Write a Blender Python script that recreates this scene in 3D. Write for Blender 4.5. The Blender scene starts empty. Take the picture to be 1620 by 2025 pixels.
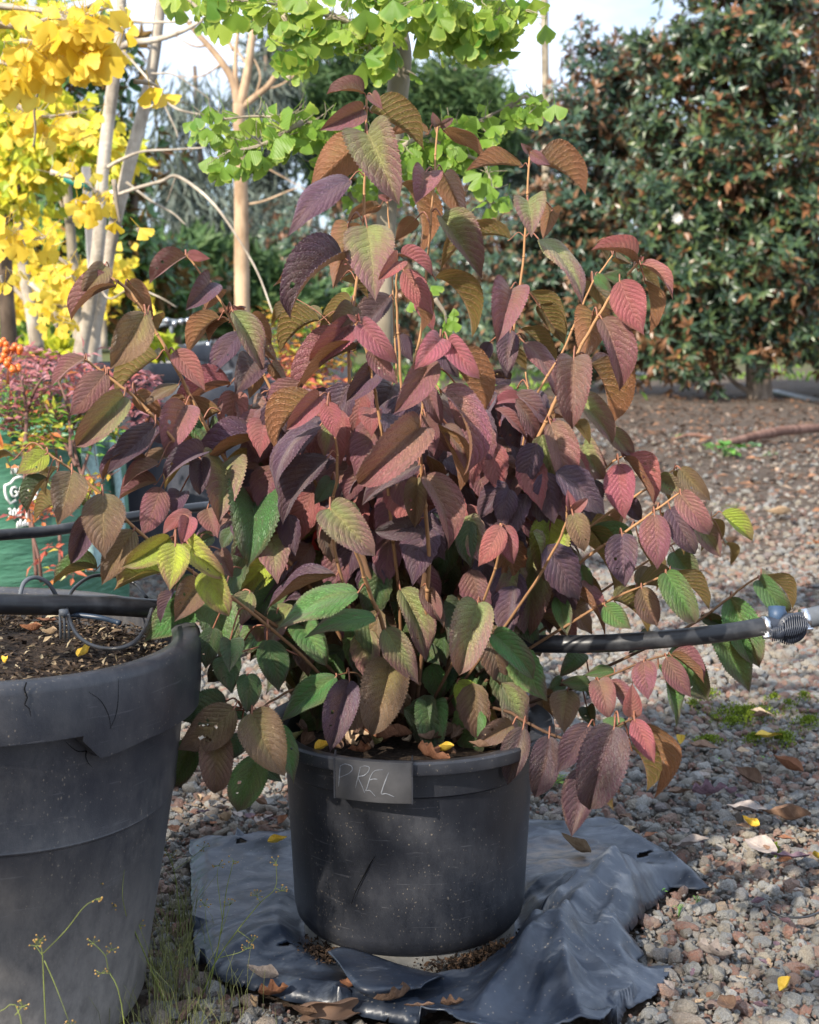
import bpy, math, random
import numpy as np
from mathutils import Vector, Matrix, noise
random.seed(7); RN = np.random.RandomState(11)
S = bpy.context.scene
COL = S.collection
# ---------------------------------------------------------------- camera, sky, sun, exposure
F, CX, CY, PITCH, CAMH = 2650.0, 810.0, 1012.5, math.radians(7.4), 0.66
cd = bpy.data.cameras.new("camera"); cam = bpy.data.objects.new("camera", cd); COL.objects.link(cam)
cam.location = (0, 0, CAMH); cam.rotation_euler = (math.pi/2-PITCH, 0, 0)
cd.sensor_fit = 'HORIZONTAL'; cd.sensor_width = 36; cd.lens = F/1620*36
cd.clip_start = 0.02; cd.clip_end = 2000
cd.dof.use_dof = True; cd.dof.focus_distance = 1.42; cd.dof.aperture_fstop = 14
S.camera = cam
SUN_EL, SUN_AZ = math.radians(33), math.radians(-140)     # azimuth measured from +Y towards +X: behind and left of the camera
sd = bpy.data.lights.new("sun", 'SUN'); sun = bpy.data.objects.new("sun", sd); COL.objects.link(sun)
sv = Vector((math.sin(SUN_AZ)*math.cos(SUN_EL), math.cos(SUN_AZ)*math.cos(SUN_EL), math.sin(SUN_EL)))
sun.rotation_euler = sv.to_track_quat('Z', 'Y').to_euler(); sun.location = sv*20
sd.energy = 5.0; sd.angle = math.radians(1.0); sd.color = (1.0, 0.91, 0.78)
W = bpy.data.worlds.new("World"); S.world = W; W.use_nodes = True
nt = W.node_tree; nt.nodes.clear()
out = nt.nodes.new('ShaderNodeOutputWorld'); bg = nt.nodes.new('ShaderNodeBackground')
sky = nt.nodes.new('ShaderNodeTexSky'); sky.sky_type = 'NISHITA'; sky.sun_disc = False
sky.sun_elevation = SUN_EL; sky.sun_rotation = SUN_AZ; sky.air_density = 1.0; sky.dust_density = 1.5
tc = nt.nodes.new('ShaderNodeTexCoord'); mp = nt.nodes.new('ShaderNodeMapping'); mp.inputs['Scale'].default_value = (1, 1, 2.6)
nz = nt.nodes.new('ShaderNodeTexNoise'); nz.inputs['Scale'].default_value = 3.2; nz.inputs['Detail'].default_value = 7; nz.inputs['Roughness'].default_value = .55
cr = nt.nodes.new('ShaderNodeValToRGB'); cr.color_ramp.elements[0].position = .34; cr.color_ramp.elements[1].position = .56
mx = nt.nodes.new('ShaderNodeMix'); mx.data_type = 'RGBA'
nt.links.new(tc.outputs['Generated'], mp.inputs['Vector']); nt.links.new(mp.outputs[0], nz.inputs['Vector'])
nt.links.new(nz.outputs['Fac'], cr.inputs['Fac']); nt.links.new(cr.outputs['Color'], mx.inputs['Factor'])
nt.links.new(sky.outputs[0], mx.inputs['A']); mx.inputs['B'].default_value = (7.0, 8.1, 10.0, 1)
nt.links.new(mx.outputs['Result'], bg.inputs['Color']); bg.inputs['Strength'].default_value = 0.105
nt.links.new(bg.outputs[0], out.inputs[0])
S.view_settings.view_transform = 'Standard'; S.view_settings.look = 'None'; S.view_settings.gamma = 1
S.view_settings.use_curve_mapping = False; S.view_settings.exposure = 0.86
S.cycles.max_bounces = 6; S.cycles.transparent_max_bounces = 6; S.cycles.use_denoising = True

# ---------------------------------------------------------------- geometry of the view: pixels of the photograph -> places
FW = Vector((0, math.cos(PITCH), -math.sin(PITCH))); UP = Vector((0, math.sin(PITCH), math.cos(PITCH))); CAM = Vector((0, 0, CAMH))
def ray(px, py): return Vector(((px-CX)/F, 0, 0)) + FW + UP*(-(py-CY)/F)
def P(px, py, Y):
    r = ray(px, py); return CAM + r*(Y/r.y)
def G(px, py, z=0.0):
    r = ray(px, py); return CAM + r*((z-CAMH)/r.z)
def ray_cyl(px, py, cx, cy, R):
    r = ray(px, py); a = r.x**2+r.y**2; b = -2*(cx*r.x+cy*r.y); c = cx*cx+cy*cy-R*R
    t = (-b-math.sqrt(max(b*b-4*a*c, 0)))/(2*a); return CAM + r*t

# ---------------------------------------------------------------- mesh helpers
def np_mesh(name, v, f, mat=None, uv=None, tone=None, smooth=True):
    v = np.asarray(v, dtype=np.float32); f = np.asarray(f, dtype=np.int32)
    me = bpy.data.meshes.new(name); me.vertices.add(len(v)); me.vertices.foreach_set('co', v.ravel())
    k = f.shape[1]; me.loops.add(f.size); me.loops.foreach_set('vertex_index', f.ravel())
    me.polygons.add(len(f)); me.polygons.foreach_set('loop_start', np.arange(0, f.size, k, dtype=np.int32))
    me.polygons.foreach_set('use_smooth', np.full(len(f), smooth))
    if uv is not None:
        l = me.uv_layers.new(name='UVMap'); l.data.foreach_set('uv', np.asarray(uv, dtype=np.float32)[f.ravel()].ravel())
    if tone is not None:
        a = me.attributes.new('tone', 'FLOAT', 'POINT'); a.data.foreach_set('value', np.asarray(tone, dtype=np.float32))
    me.update(calc_edges=True)
    if mat: me.materials.append(mat)
    return me
def obj(name, me, parent=None, loc=None, kind=None):
    o = bpy.data.objects.new(name, me); COL.objects.link(o)
    if parent: o.parent = parent
    if loc is not None: o.location = loc
    if kind: o['kind'] = kind
    return o
def thing(name, label, cat, loc=(0, 0, 0), group=None, me=None):
    o = bpy.data.objects.new(name, me); COL.objects.link(o); o.location = loc
    return tag(o, label, cat, group)
def tag(o, label, cat, group=None):
    o['label'] = label; o['category'] = cat
    if group: o['group'] = group
    return o
class MB:
    def __init__(s, off=(0, 0, 0)): s.v = []; s.f = []; s.off = Vector(off)
    def tube(s, pts, rad, seg=8, cap=True):
        pts = [Vector(p)-s.off for p in pts]; n = len(pts)
        if not hasattr(rad, '__len__'): rad = [rad]*n
        if len(rad) != n: rad = list(np.interp(np.linspace(0, 1, n), np.linspace(0, 1, len(rad)), rad))
        b0 = len(s.v); prev = None
        for i, p in enumerate(pts):
            d = (pts[min(i+1, n-1)]-pts[max(i-1, 0)]).normalized()
            if prev is None: a = d.cross(Vector((.31, .77, .2)) if abs(d.z) > .8 else Vector((0, 0, 1))).normalized()
            else: a = (prev - d*prev.dot(d)).normalized()
            prev = a; b = d.cross(a)
            for k in range(seg):
                t = 2*math.pi*k/seg; s.v.append(p + (a*math.cos(t)+b*math.sin(t))*rad[i])
        for i in range(n-1):
            for k in range(seg):
                k2 = (k+1) % seg; s.f.append((b0+i*seg+k, b0+i*seg+k2, b0+(i+1)*seg+k2, b0+(i+1)*seg+k))
        if cap:
            s.f.append(tuple(b0+k for k in reversed(range(seg)))); s.f.append(tuple(b0+(n-1)*seg+k for k in range(seg)))
    def box(s, c, sz, R=None):
        c = Vector(c)-s.off; b0 = len(s.v); R = R or Matrix.Identity(3)
        for x in (-.5, .5):
            for y in (-.5, .5):
                for z in (-.5, .5): s.v.append(c + R @ Vector((x*sz[0], y*sz[1], z*sz[2])))
        for q in ((0, 1, 3, 2), (4, 6, 7, 5), (0, 4, 5, 1), (2, 3, 7, 6), (0, 2, 6, 4), (1, 5, 7, 3)): s.f.append(tuple(b0+i for i in q))
    def ball(s, c, r, n=6, sq=1):
        c = Vector(c)-s.off; b0 = len(s.v); m = n*2
        for i in range(n+1):
            for k in range(m):
                a = math.pi*i/n; t = 2*math.pi*k/m
                s.v.append(c + Vector((r*math.sin(a)*math.cos(t), r*math.sin(a)*math.sin(t), r*sq*math.cos(a))))
        for i in range(n):
            for k in range(m): s.f.append((b0+i*m+k, b0+(i+1)*m+k, b0+(i+1)*m+(k+1) % m, b0+i*m+(k+1) % m))
    def build(s, name, mat, parent=None, smooth=True, sub=0):
        me = bpy.data.meshes.new(name); me.from_pydata([tuple(x) for x in s.v], [], s.f); me.validate(); me.materials.append(mat)
        me.polygons.foreach_set('use_smooth', [smooth]*len(me.polygons)); me.update()
        if sub: pass
        return obj(name, me, parent)
def spline(pts, n=6):
    """Catmull-Rom through tuples of any length"""
    p = [np.array(q, float) for q in pts]; p = [2*p[0]-p[1]] + p + [2*p[-1]-p[-2]]; o = []
    for i in range(1, len(p)-2):
        for k in range(n):
            t = k/n; a, b, c, d = p[i-1], p[i], p[i+1], p[i+2]
            o.append(.5*((2*b)+(c-a)*t+(2*a-5*b+4*c-d)*t*t+(3*b-a-3*c+d)*t**3))
    o.append(p[-2]); return o
def lathe(prof, seg=96, a0=0.0, a1=2*math.pi, fn=None):
    full = abs(a1-a0-2*math.pi) < 1e-6; cols = seg if full else seg+1; v = []; f = []; uv = []
    for j in range(cols):
        a = a0+(a1-a0)*j/seg
        for i, (r, z) in enumerate(prof):
            q = (r, z)
            if fn: q = fn(i, a, r, z)
            v.append((q[0]*math.cos(a), q[0]*math.sin(a), q[1])); uv.append((j/seg, i/len(prof)))
    m = len(prof)
    for j in range(seg):
        j2 = (j+1) % cols
        for i in range(m-1): f.append((j*m+i, j2*m+i, j2*m+i+1, j*m+i+1))
    return v, f, uv

# ---------------------------------------------------------------- material helpers
class NM:
    def __init__(s, name):
        s.m = bpy.data.materials.new(name); s.m.use_nodes = True; s.t = s.m.node_tree; s.t.nodes.clear()
        s.o = s.n('OutputMaterial')
    def n(s, typ, **kw):
        nd = s.t.nodes.new('ShaderNode'+typ)
        for k, v in kw.items():
            if hasattr(nd, k) and k not in nd.inputs: setattr(nd, k, v)
            else: s.set(nd, k, v)
        return nd
    def set(s, nd, k, v):
        k = k.replace('_', ' ') if isinstance(k, str) and k not in nd.inputs else k
        if isinstance(v, bpy.types.NodeSocket): s.t.links.new(v, nd.inputs[k])
        else:
            try: nd.inputs[k].default_value = v
            except Exception: nd.inputs[k].default_value = tuple(v)+(1,)
    def math(s, op, a, b=0.0, c=None, clamp=False):
        nd = s.t.nodes.new('ShaderNodeMath'); nd.operation = op; nd.use_clamp = clamp
        s.set(nd, 0, a); s.set(nd, 1, b)
        if c is not None: s.set(nd, 2, c)
        return nd.outputs[0]
    def mix(s, f, a, b, typ='MIX'):
        nd = s.t.nodes.new('ShaderNodeMix'); nd.data_type = 'RGBA'; nd.blend_type = typ
        for k, v in ((0, f), (6, a), (7, b)):
            if isinstance(v, bpy.types.NodeSocket): s.t.links.new(v, nd.inputs[k])
            elif k == 0: nd.inputs[0].default_value = v
            else: nd.inputs[k].default_value = tuple(v)[:3]+(1,)
        return nd.outputs[2]
    def ramp(s, f, stops):
        nd = s.t.nodes.new('ShaderNodeValToRGB'); e = nd.color_ramp.elements
        while len(e) < len(stops): e.new(.5)
        for i, (p, c) in enumerate(stops):
            e[i].position = p; e[i].color = (tuple(c)+(1,)) if hasattr(c, '__len__') else (c, c, c, 1)
        s.set(nd, 0, f); return nd.outputs[0]
    def noise(s, vec, scale, detail=4, rough=.55, dist=0.0):
        nd = s.t.nodes.new('ShaderNodeTexNoise'); s.set(nd, 'Scale', scale); s.set(nd, 'Detail', detail); s.set(nd, 'Roughness', rough); s.set(nd, 'Distortion', dist)
        if vec is not None: s.set(nd, 'Vector', vec)
        return nd.outputs[0]
    def voro(s, vec, scale, feat='F1', out=0):
        nd = s.t.nodes.new('ShaderNodeTexVoronoi'); nd.feature = feat; s.set(nd, 'Scale', scale); s.set(nd, 'Vector', vec); return nd.outputs[out]
    def obco(s): return s.n('TexCoord').outputs['Object']
    def scaled(s, vec, sc):
        nd = s.t.nodes.new('ShaderNodeMapping'); s.set(nd, 'Vector', vec); nd.inputs['Scale'].default_value = sc; return nd.outputs[0]
    def bump(s, h, strength=.3, dist=.002):
        nd = s.t.nodes.new('ShaderNodeBump'); s.set(nd, 'Height', h); s.set(nd, 'Strength', strength); s.set(nd, 'Distance', dist); return nd.outputs[0]
    def bsdf(s, col, rough=.6, spec=.5, nrm=None, metal=0.0, trans=None, tcol=None, sheen=0.0):
        b = s.t.nodes.new('ShaderNodeBsdfPrincipled'); s.set(b, 'Base Color', col); s.set(b, 'Roughness', rough)
        s.set(b, 'Specular IOR Level', spec); s.set(b, 'Metallic', metal)
        if sheen: s.set(b, 'Sheen Weight', sheen); s.set(b, 'Sheen Roughness', .4)
        if nrm is not None: s.set(b, 'Normal', nrm)
        last = b.outputs[0]
        if trans:
            t = s.t.nodes.new('ShaderNodeBsdfTranslucent'); s.set(t, 'Color', tcol if tcol is not None else col)
            if nrm is not None: s.set(t, 'Normal', nrm)
            x = s.t.nodes.new('ShaderNodeMixShader'); x.inputs[0].default_value = trans
            s.t.links.new(last, x.inputs[1]); s.t.links.new(t.outputs[0], x.inputs[2]); last = x.outputs[0]
        s.t.links.new(last, s.o.inputs[0]); return s.m
def simple(name, col, rough=.6, spec=.4, var=.25, scale=40, bump=.2, metal=0, dist=.001):
    m = NM(name); c = m.obco(); n = m.noise(c, scale)
    colr = m.mix(m.ramp(n, [(.3, 0), (.7, 1)]), [x*(1-var) for x in col], [min(1, x*(1+var)) for x in col])
    return m.bsdf(colr, rough, spec, m.bump(n, bump, dist), metal)
def tone_leaf(name, stops, under=None, rough=.45, spec=.5, trans=.25):
    m = NM(name); a = m.n('Attribute', attribute_name='tone'); col = m.ramp(a.outputs['Fac'], stops)
    if under:
        g = m.n('NewGeometry'); col = m.mix(g.outputs['Backfacing'], col, under)
    return m.bsdf(col, rough, spec, None, trans=trans)
# joined mass of small leaves: template folded leaf of 6 verts / 4 tris
LT = np.array([(0, 0, 0), (-.5, .42, .09), (0, .45, 0), (.5, .42, .09), (0, 1, -.12)]); LF = np.array([(0, 2, 1), (0, 3, 2), (1, 2, 4), (2, 3, 4)])
def unit(a): return a/np.maximum(np.linalg.norm(a, axis=1, keepdims=True), 1e-9)
def leaf_mass(name, pos, dirv, nrm, L, Wd, mat, tone, parent=None, kind=None, off=None):
    pos = np.asarray(pos, float); d = unit(np.asarray(dirv, float)); n = np.asarray(nrm, float)
    n = unit(n - d*np.sum(n*d, 1, keepdims=True)); s = np.cross(d, n); L = np.broadcast_to(L, len(pos)); Wd = np.broadcast_to(Wd, len(pos))
    if off is not None: pos = pos-np.array(off)
    v = pos[:, None, :] + s[:, None, :]*(LT[None, :, 0, None]*Wd[:, None, None]) + d[:, None, :]*(LT[None, :, 1, None]*L[:, None, None]) + n[:, None, :]*(LT[None, :, 2, None]*L[:, None, None])
    f = (LF[None]+np.arange(len(pos))[:, None, None]*5).reshape(-1, 3)
    me = np_mesh(name, v.reshape(-1, 3), f, mat, tone=np.repeat(tone, 5), smooth=False)
    return obj(name, me, parent, kind=kind)
def rvec(n): return unit(RN.normal(size=(n, 3)))
# ================================================================ materials
def plastic_pot(name, base=.022, dust=.5, scale=9, zfade=None):
    m = NM(name); c = m.obco()
    n1 = m.noise(c, scale, 6, .6); n2 = m.noise(m.scaled(c, (70, 70, 34)), 1.0, 7, .78); sp = m.voro(c, 170)
    sp2 = m.voro(m.scaled(c, (1, 1, .5)), 330)
    speck = m.math('LESS_THAN', sp, m.math('MULTIPLY_ADD', m.noise(c, 11, 3), .55, -.16)); speck2 = m.math('LESS_THAN', sp2, m.math('MULTIPLY_ADD', m.noise(c, 17, 3), .7, -.23))
    pt = m.voro(c, 800); pt2 = m.math('LESS_THAN', pt, .25)
    wear = m.math('MULTIPLY', m.ramp(n1, [(.35, 0), (.75, 1)]), m.ramp(n2, [(.35, .25), (.7, 1)]))
    if zfade:
        z = m.n('SeparateXYZ', Vector=c).outputs[2]
        zz = m.n('MapRange', Value=z); zz.inputs[1].default_value, zz.inputs[2].default_value, zz.inputs[3].default_value, zz.inputs[4].default_value = zfade[0], zfade[1], 1.0, 0.0
        wear = m.math('MAXIMUM', m.math('MULTIPLY', wear, .6), m.math('MULTIPLY', zz.outputs[0], m.ramp(n2, [(.25, .35), (.6, 1)])))
    col = m.mix(m.math('MULTIPLY', wear, dust), (base*.9, base*1.02, base*1.42), (.34, .315, .285) if zfade else (.20, .20, .21))
    dustm = m.math('MULTIPLY', m.math('MAXIMUM', speck, speck2), m.ramp(m.noise(c, 260, 2), [(.45, .0), (.62, .55)]))
    col = m.mix(dustm, col, (.26, .22, .17))
    scr = m.noise(m.scaled(c, (9, 9, 120)), 1.5, 3, .5, 1.5); col = m.mix(m.ramp(scr, [(.66, 0), (.70, .25)]), col, (.16, .16, .17))
    rg = m.n('MapRange', Value=wear); rg.inputs[3].default_value = .36; rg.inputs[4].default_value = .7
    return m.bsdf(col, rg.outputs[0], .5, m.bump(m.math('ADD', n2, m.math('MULTIPLY', pt, .5)), .12, .0015))
M_POT = plastic_pot('pot_plastic', .016, .27)
M_POT_BIG = plastic_pot('worn_pot_plastic', .023, .85, 5, zfade=(.02, .24))
M_POT_FAR = plastic_pot('far_pot_plastic', .03, .35)
M_HOSE = NM('black_poly_pipe'); _c = M_HOSE.obco(); _n = M_HOSE.noise(_c, 30, 5)
M_HOSE = M_HOSE.bsdf(M_HOSE.mix(M_HOSE.ramp(_n, [(.5, 0), (.75, .5)]), (.017, .018, .021), (.12, .12, .125)), .36, .5, M_HOSE.bump(_n, .06, .001))
M_HOSE_GREY = simple('greyed_poly_pipe', (.10, .11, .125), .55, .4, .2, 60)
M_STEEL = simple('clamp_steel', (.72, .72, .74), .28, .5, .08, 100, .05, metal=1)
M_VALVE = simple('valve_plastic', (.028, .034, .05), .42, .5, .15, 80, .05)
M_BLUE = simple('blue_grey_plastic', (.035, .065, .12), .5, .4, .15, 80, .05)
M_DARK = simple('black_gap', (.006, .006, .006), .9, .1)
m = NM('bark_soil'); c = m.obco(); v = m.voro(c, 90); n = m.noise(c, 200, 6, .7)
M_SOIL = m.bsdf(m.ramp(n, [(.3, (.012, .009, .007)), (.55, (.045, .03, .021)), (.72, (.13, .095, .06))]), .95, .2, m.bump(m.math('ADD', v, n), .9, .006))
# tarp
m = NM('weathered_black_film'); c = m.obco(); n1 = m.noise(c, 7, 6, .65, .4); n2 = m.noise(c, 60, 4, .6); d2 = m.noise(m.scaled(c, (14, 30, 10)), 1, 5, .6, 1.2)
col = m.mix(m.ramp(n1, [(.35, 0), (.7, .9)]), (.012, .018, .031), (.048, .064, .096))
col = m.mix(m.ramp(d2, [(.55, 0), (.72, .75)]), col, (.14, .155, .18)); spot = m.math('LESS_THAN', m.voro(c, 130), .13)
_d = m.n('VectorMath', operation='DISTANCE'); m.set(_d, 0, c); _q = G(1110, 1725); _d.inputs[1].default_value = (_q.x, _q.y, _q.z)
mud = m.math('MULTIPLY', m.ramp(_d.outputs['Value'], [(.0, 1), (.085, 0)]), m.ramp(m.noise(m.scaled(c, (40, 90, 40)), 1, 5, .7), [(.35, 0), (.6, 1)]))
col = m.mix(mud, col, (.34, .25, .17)); col = m.mix(m.math('MULTIPLY', spot, .35), col, (.28, .24, .19))
M_TARP = m.bsdf(col, m.ramp(n2, [(.3, .30), (.7, .50)]), .6, m.bump(m.math('ADD', m.math('MULTIPLY', n2, .6), m.math('ADD', n1, m.math('MULTIPLY', m.noise(m.scaled(c, (22, 60, 20)), 1, 4, .6, 2.0), .45))), .28, .003))
# stones, dirt
m = NM('crushed_stone'); oi = m.n('ObjectInfo'); r = oi.outputs['Random']; c = m.obco()
base = m.ramp(r, [(0, (.40, .395, .37)), (.18, (.27, .28, .285)), (.34, (.46, .40, .31)), (.42, (.26, .23, .20)), (.50, (.40, .25, .19)), (.60, (.36, .16, .11)), (.68, (.26, .13, .10)), (.74, (.22, .24, .26)), (.84, (.56, .54, .51)), (.93, (.40, .29, .2)), (1, (.18, .16, .145))])
n = m.noise(c, 2.5, 6, .7); g = m.math('MULTIPLY_ADD', m.math('MULTIPLY', r, 37.13), 1.0, 0)
col = m.mix(m.ramp(n, [(.3, .0), (.7, .6)]), base, (.34, .32, .28)); col = m.mix(m.ramp(m.noise(c, 7, 5, .7), [(.35, .45), (.6, 0)]), col, (.06, .05, .045))
M_STONE = m.bsdf(col, .85, .3, m.bump(m.noise(c, 5, 6, .7), .6, .25))
m = NM('ground_dirt'); c = m.obco(); n1 = m.noise(c, .9, 6, .6); n2 = m.noise(c, 9, 6, .7); n3 = m.noise(c, 60, 5, .7); vr = m.voro(c, 55, out=1); vg = m.voro(c, 55)
dirt = m.ramp(n2, [(.3, (.048, .035, .026)), (.5, (.09, .067, .05)), (.7, (.16, .125, .095))])
peb = m.n('SeparateColor', Color=vr).outputs[0]
pebc = m.ramp(peb, [(0, (.06, .045, .035)), (.35, (.15, .13, .11)), (.6, (.20, .19, .17)), (.8, (.17, .09, .06)), (1, (.28, .26, .24))])
col = m.mix(m.math('MULTIPLY', m.ramp(n1, [(.35, .25), (.62, 1)]), m.math('LESS_THAN', vg, .42)), dirt, pebc)
y = m.n('SeparateXYZ', Vector=c).outputs[1]
far = m.n('MapRange', Value=y); far.inputs[1].default_value = 22; far.inputs[2].default_value = 34
grass = m.ramp(m.noise(c, 2.2, 5), [(.4, (.10, .075, .045)), (.55, (.09, .11, .03)), (.7, (.13, .17, .04))])
col = m.mix(far.outputs[0], col, grass)
M_DIRT = m.bsdf(col, .95, .2, m.bump(m.math('ADD', n3, m.math('MULTIPLY', vg, .8)), .9, .012))
M_MOSS = tone_leaf('moss', [(0, (.06, .09, .012)), (1, (.22, .29, .025))], None, .8, .2, .2)
M_BARK_PALE = None
def bark(name, a, b, sc=(30, 30, 9), bumpd=.003):
    m = NM(name); c = m.obco(); n = m.noise(m.scaled(c, sc), 1, 6, .65); n2 = m.noise(m.scaled(c, (12, 12, 5)), 1, 4, .6)
    return m.bsdf(m.mix(m.ramp(n2, [(.38, 0), (.62, 1)]), m.mix(n, a, b), [x*.62 for x in a]), .85, .25, m.bump(n, .6, bumpd))
M_BARK_PALE = bark('pale_ginkgo_bark', (.36, .30, .23), (.68, .61, .51), (26, 26, 60), .006)
M_BARK_TAN = bark('tan_peeled_bark', (.42, .28, .17), (.66, .48, .32), (8, 8, 2), .001)
M_BARK_GREY = bark('grey_ginkgo_bark', (.26, .22, .16), (.48, .41, .31))
M_BARK_BROWN = bark('brown_bark', (.10, .07, .05), (.24, .18, .13), (14, 14, 4), .01)
m = NM('shrub_stem'); c = m.obco(); n = m.noise(m.scaled(c, (120, 120, 40)), 1, 6, .65); z_ = m.n('MapRange', Value=m.n('SeparateXYZ', Vector=c).outputs[2]); z_.inputs[1].default_value = .06; z_.inputs[2].default_value = .26
M_STEM = m.bsdf(m.mix(z_.outputs[0], m.mix(n, (.045, .024, .014), (.11, .06, .035)), m.mix(n, (.26, .125, .055), (.44, .25, .12))), .75, .3, m.bump(n, .6, .0006))
M_STEM_OLD = bark('old_shrub_stem', (.10, .05, .028), (.19, .11, .06), (90, 90, 30), .001)
M_WOOD = bark('weathered_stake', (.26, .25, .25), (.42, .41, .40), (60, 60, 5), .001)
# viburnum leaf: veins from the UV map; edge and heart colours, felted underside
def shrub_leaf(name, edge, heart, under, vein, trans=.18, amt=.8, p0=.15, p1=.6):
    m = NM(name); uvn = m.n('UVMap'); sx = m.n('SeparateXYZ', Vector=uvn.outputs[0]); U = sx.outputs[0]; V = m.math('SUBTRACT', m.math('MULTIPLY', sx.outputs[1], 2), 1)
    aV = m.math('ABSOLUTE', V); r = m.n('ObjectInfo').outputs['Random']; oc = m.obco()
    t = m.math('MULTIPLY', m.math('SUBTRACT', U, m.math('MULTIPLY', m.math('POWER', aV, 1.1), .29)), 10.5); t = m.math('ADD', t, m.math('MULTIPLY', m.math('SUBTRACT', m.noise(m.n('CombineXYZ', X=m.math('MULTIPLY_ADD', r, 19, U), Y=V, Z=r).outputs[0], 2.6, 2), .5), .9))
    fr = m.math('FRACT', m.math('ADD', t, 100)); dv = m.math('ABSOLUTE', m.math('SUBTRACT', fr, .5))      # .5 at the vein
    veinm = m.ramp(dv, [(.40, 0), (.47, 1)]); mid = m.ramp(aV, [(.02, 1), (.06, 0)])
    vm = m.math('MAXIMUM', veinm, mid)
    cellv = m.n('Combine XYZ'.replace(' ', ''), X=m.math('MULTIPLY', t, 2.3), Y=m.math('MULTIPLY', V, 9), Z=m.math('MULTIPLY', r, 9))
    cell = m.voro(cellv.outputs[0], 1.6, 'DISTANCE_TO_EDGE'); cm = m.ramp(cell, [(.02, 1), (.16, 0)])
    lo = m.n('CombineXYZ', X=m.math('MULTIPLY_ADD', r, 31, U), Y=V, Z=m.math('MULTIPLY', r, 77)); nn = m.noise(lo.outputs[0], 2.1, 4, .55)
    hv = m.math('ADD', m.math('ADD', m.math('MULTIPLY', U, .75), m.math('MULTIPLY', aV, .35)), m.math('MULTIPLY', m.math('SUBTRACT', nn, .5), 1.1))
    hm = m.math('MULTIPLY', m.ramp(hv, [(p0, 1), (p1, 0)]), amt)
    up = m.mix(hm, edge, heart); up = m.mix(m.math('MULTIPLY', m.ramp(nn, [(.3, 0), (.7, 1)]), .35), up, [x*.55 for x in edge])
    gold = m.noise(m.n('CombineXYZ', X=m.math('MULTIPLY_ADD', r, 57, U), Y=V, Z=m.math('MULTIPLY', r, 23)).outputs[0], 1.5, 3, .6); up = m.mix(m.math('MULTIPLY', m.ramp(gold, [(.48, 0), (.72, 1)]), .30), up, (.22, .135, .05))
    hs = m.n('HueSaturation', Color=up); m.set(hs, 'Value', m.math('MULTIPLY_ADD', r, .6, 1.0)); m.set(hs, 'Hue', m.math('MULTIPLY_ADD', m.math('FRACT', m.math('MULTIPLY', r, 13.7)), .04, .48)); up = hs.outputs[0]
    up = m.mix(m.math('MULTIPLY', vm, .42), up, vein); up = m.mix(m.math('MULTIPLY', cm, .38), up, [x*.4 for x in edge])
    un = m.mix(m.math('MULTIPLY', vm, .75), m.mix(m.math('MULTIPLY', hm, .5), under, (.17, .19, .03)), (.46, .20, .10)); un = m.mix(m.math('MULTIPLY', cm, .25), un, (.05, .03, .012))
    spot = m.ramp(m.noise(lo.outputs[0], 5, 4, .7), [(.60, 0), (.68, .75)]); up = m.mix(m.math('MULTIPLY', spot, m.math('GREATER_THAN', r, .6)), up, (.10, .06, .035))
    bf = m.n('NewGeometry').outputs['Backfacing']; col = m.mix(bf, up, un)
    h = m.math('SUBTRACT', m.math('MULTIPLY', dv, -.9), m.math('ADD', m.math('MULTIPLY', cm, .5), m.math('MULTIPLY', vm, .35)))
    h = m.math('ADD', h, m.math('MULTIPLY', m.noise(lo.outputs[0], 70, 3, .6), .25))
    return m.bsdf(col, m.ramp(nn, [(.3, .36), (.7, .52)]), .5, m.bump(h, .8, .0022), trans=trans, tcol=m.mix(.5, up, (.55, .26, .05)), sheen=.12)
VB, VV = (.30, .115, .045), (.17, .125, .022)
LM = {
 'P': shrub_leaf('leaf_mauve', (.225, .078, .094), (.21, .125, .075), VB, (.36, .19, .13)),
 'R': shrub_leaf('leaf_rose', (.37, .095, .105), (.29, .095, .08), (.30, .10, .05), (.46, .20, .18)),
 'D': shrub_leaf('leaf_plum', (.085, .036, .064), (.076, .048, .080), VB, (.19, .10, .12), .08),
 'X': shrub_leaf('leaf_deep_plum', (.062, .025, .038), (.060, .034, .034), VB, (.13, .07, .07), .08),
 'M': shrub_leaf('leaf_green_hearted', (.23, .105, .105), (.21, .265, .08), VV, (.36, .34, .12), .18, 1, .25, .75),
 'G': shrub_leaf('leaf_green', (.15, .10, .07), (.055, .185, .035), (.10, .14, .02), (.16, .30, .08), .16, 1, .55, 1.0),
 'Y': shrub_leaf('leaf_lime', (.32, .17, .10), (.36, .48, .04), VV, (.46, .50, .13), .28, 1, .45, .95),
 'O': shrub_leaf('leaf_bronze', (.18, .098, .062), (.20, .165, .055), VV, (.32, .20, .10)),
 'B': shrub_leaf('leaf_rust_backed', (.20, .085, .09), (.16, .10, .06), (.31, .125, .05), (.40, .19, .12), .3),
 'V': shrub_leaf('leaf_olive_backed', (.17, .12, .06), (.15, .17, .05), (.185, .135, .025), (.30, .24, .09), .3),
 'K': shrub_leaf('leaf_deep_green', (.06, .055, .032), (.03, .09, .02), (.06, .085, .012), (.06, .14, .035), .1, 1, .6, 1.0),
}
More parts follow.
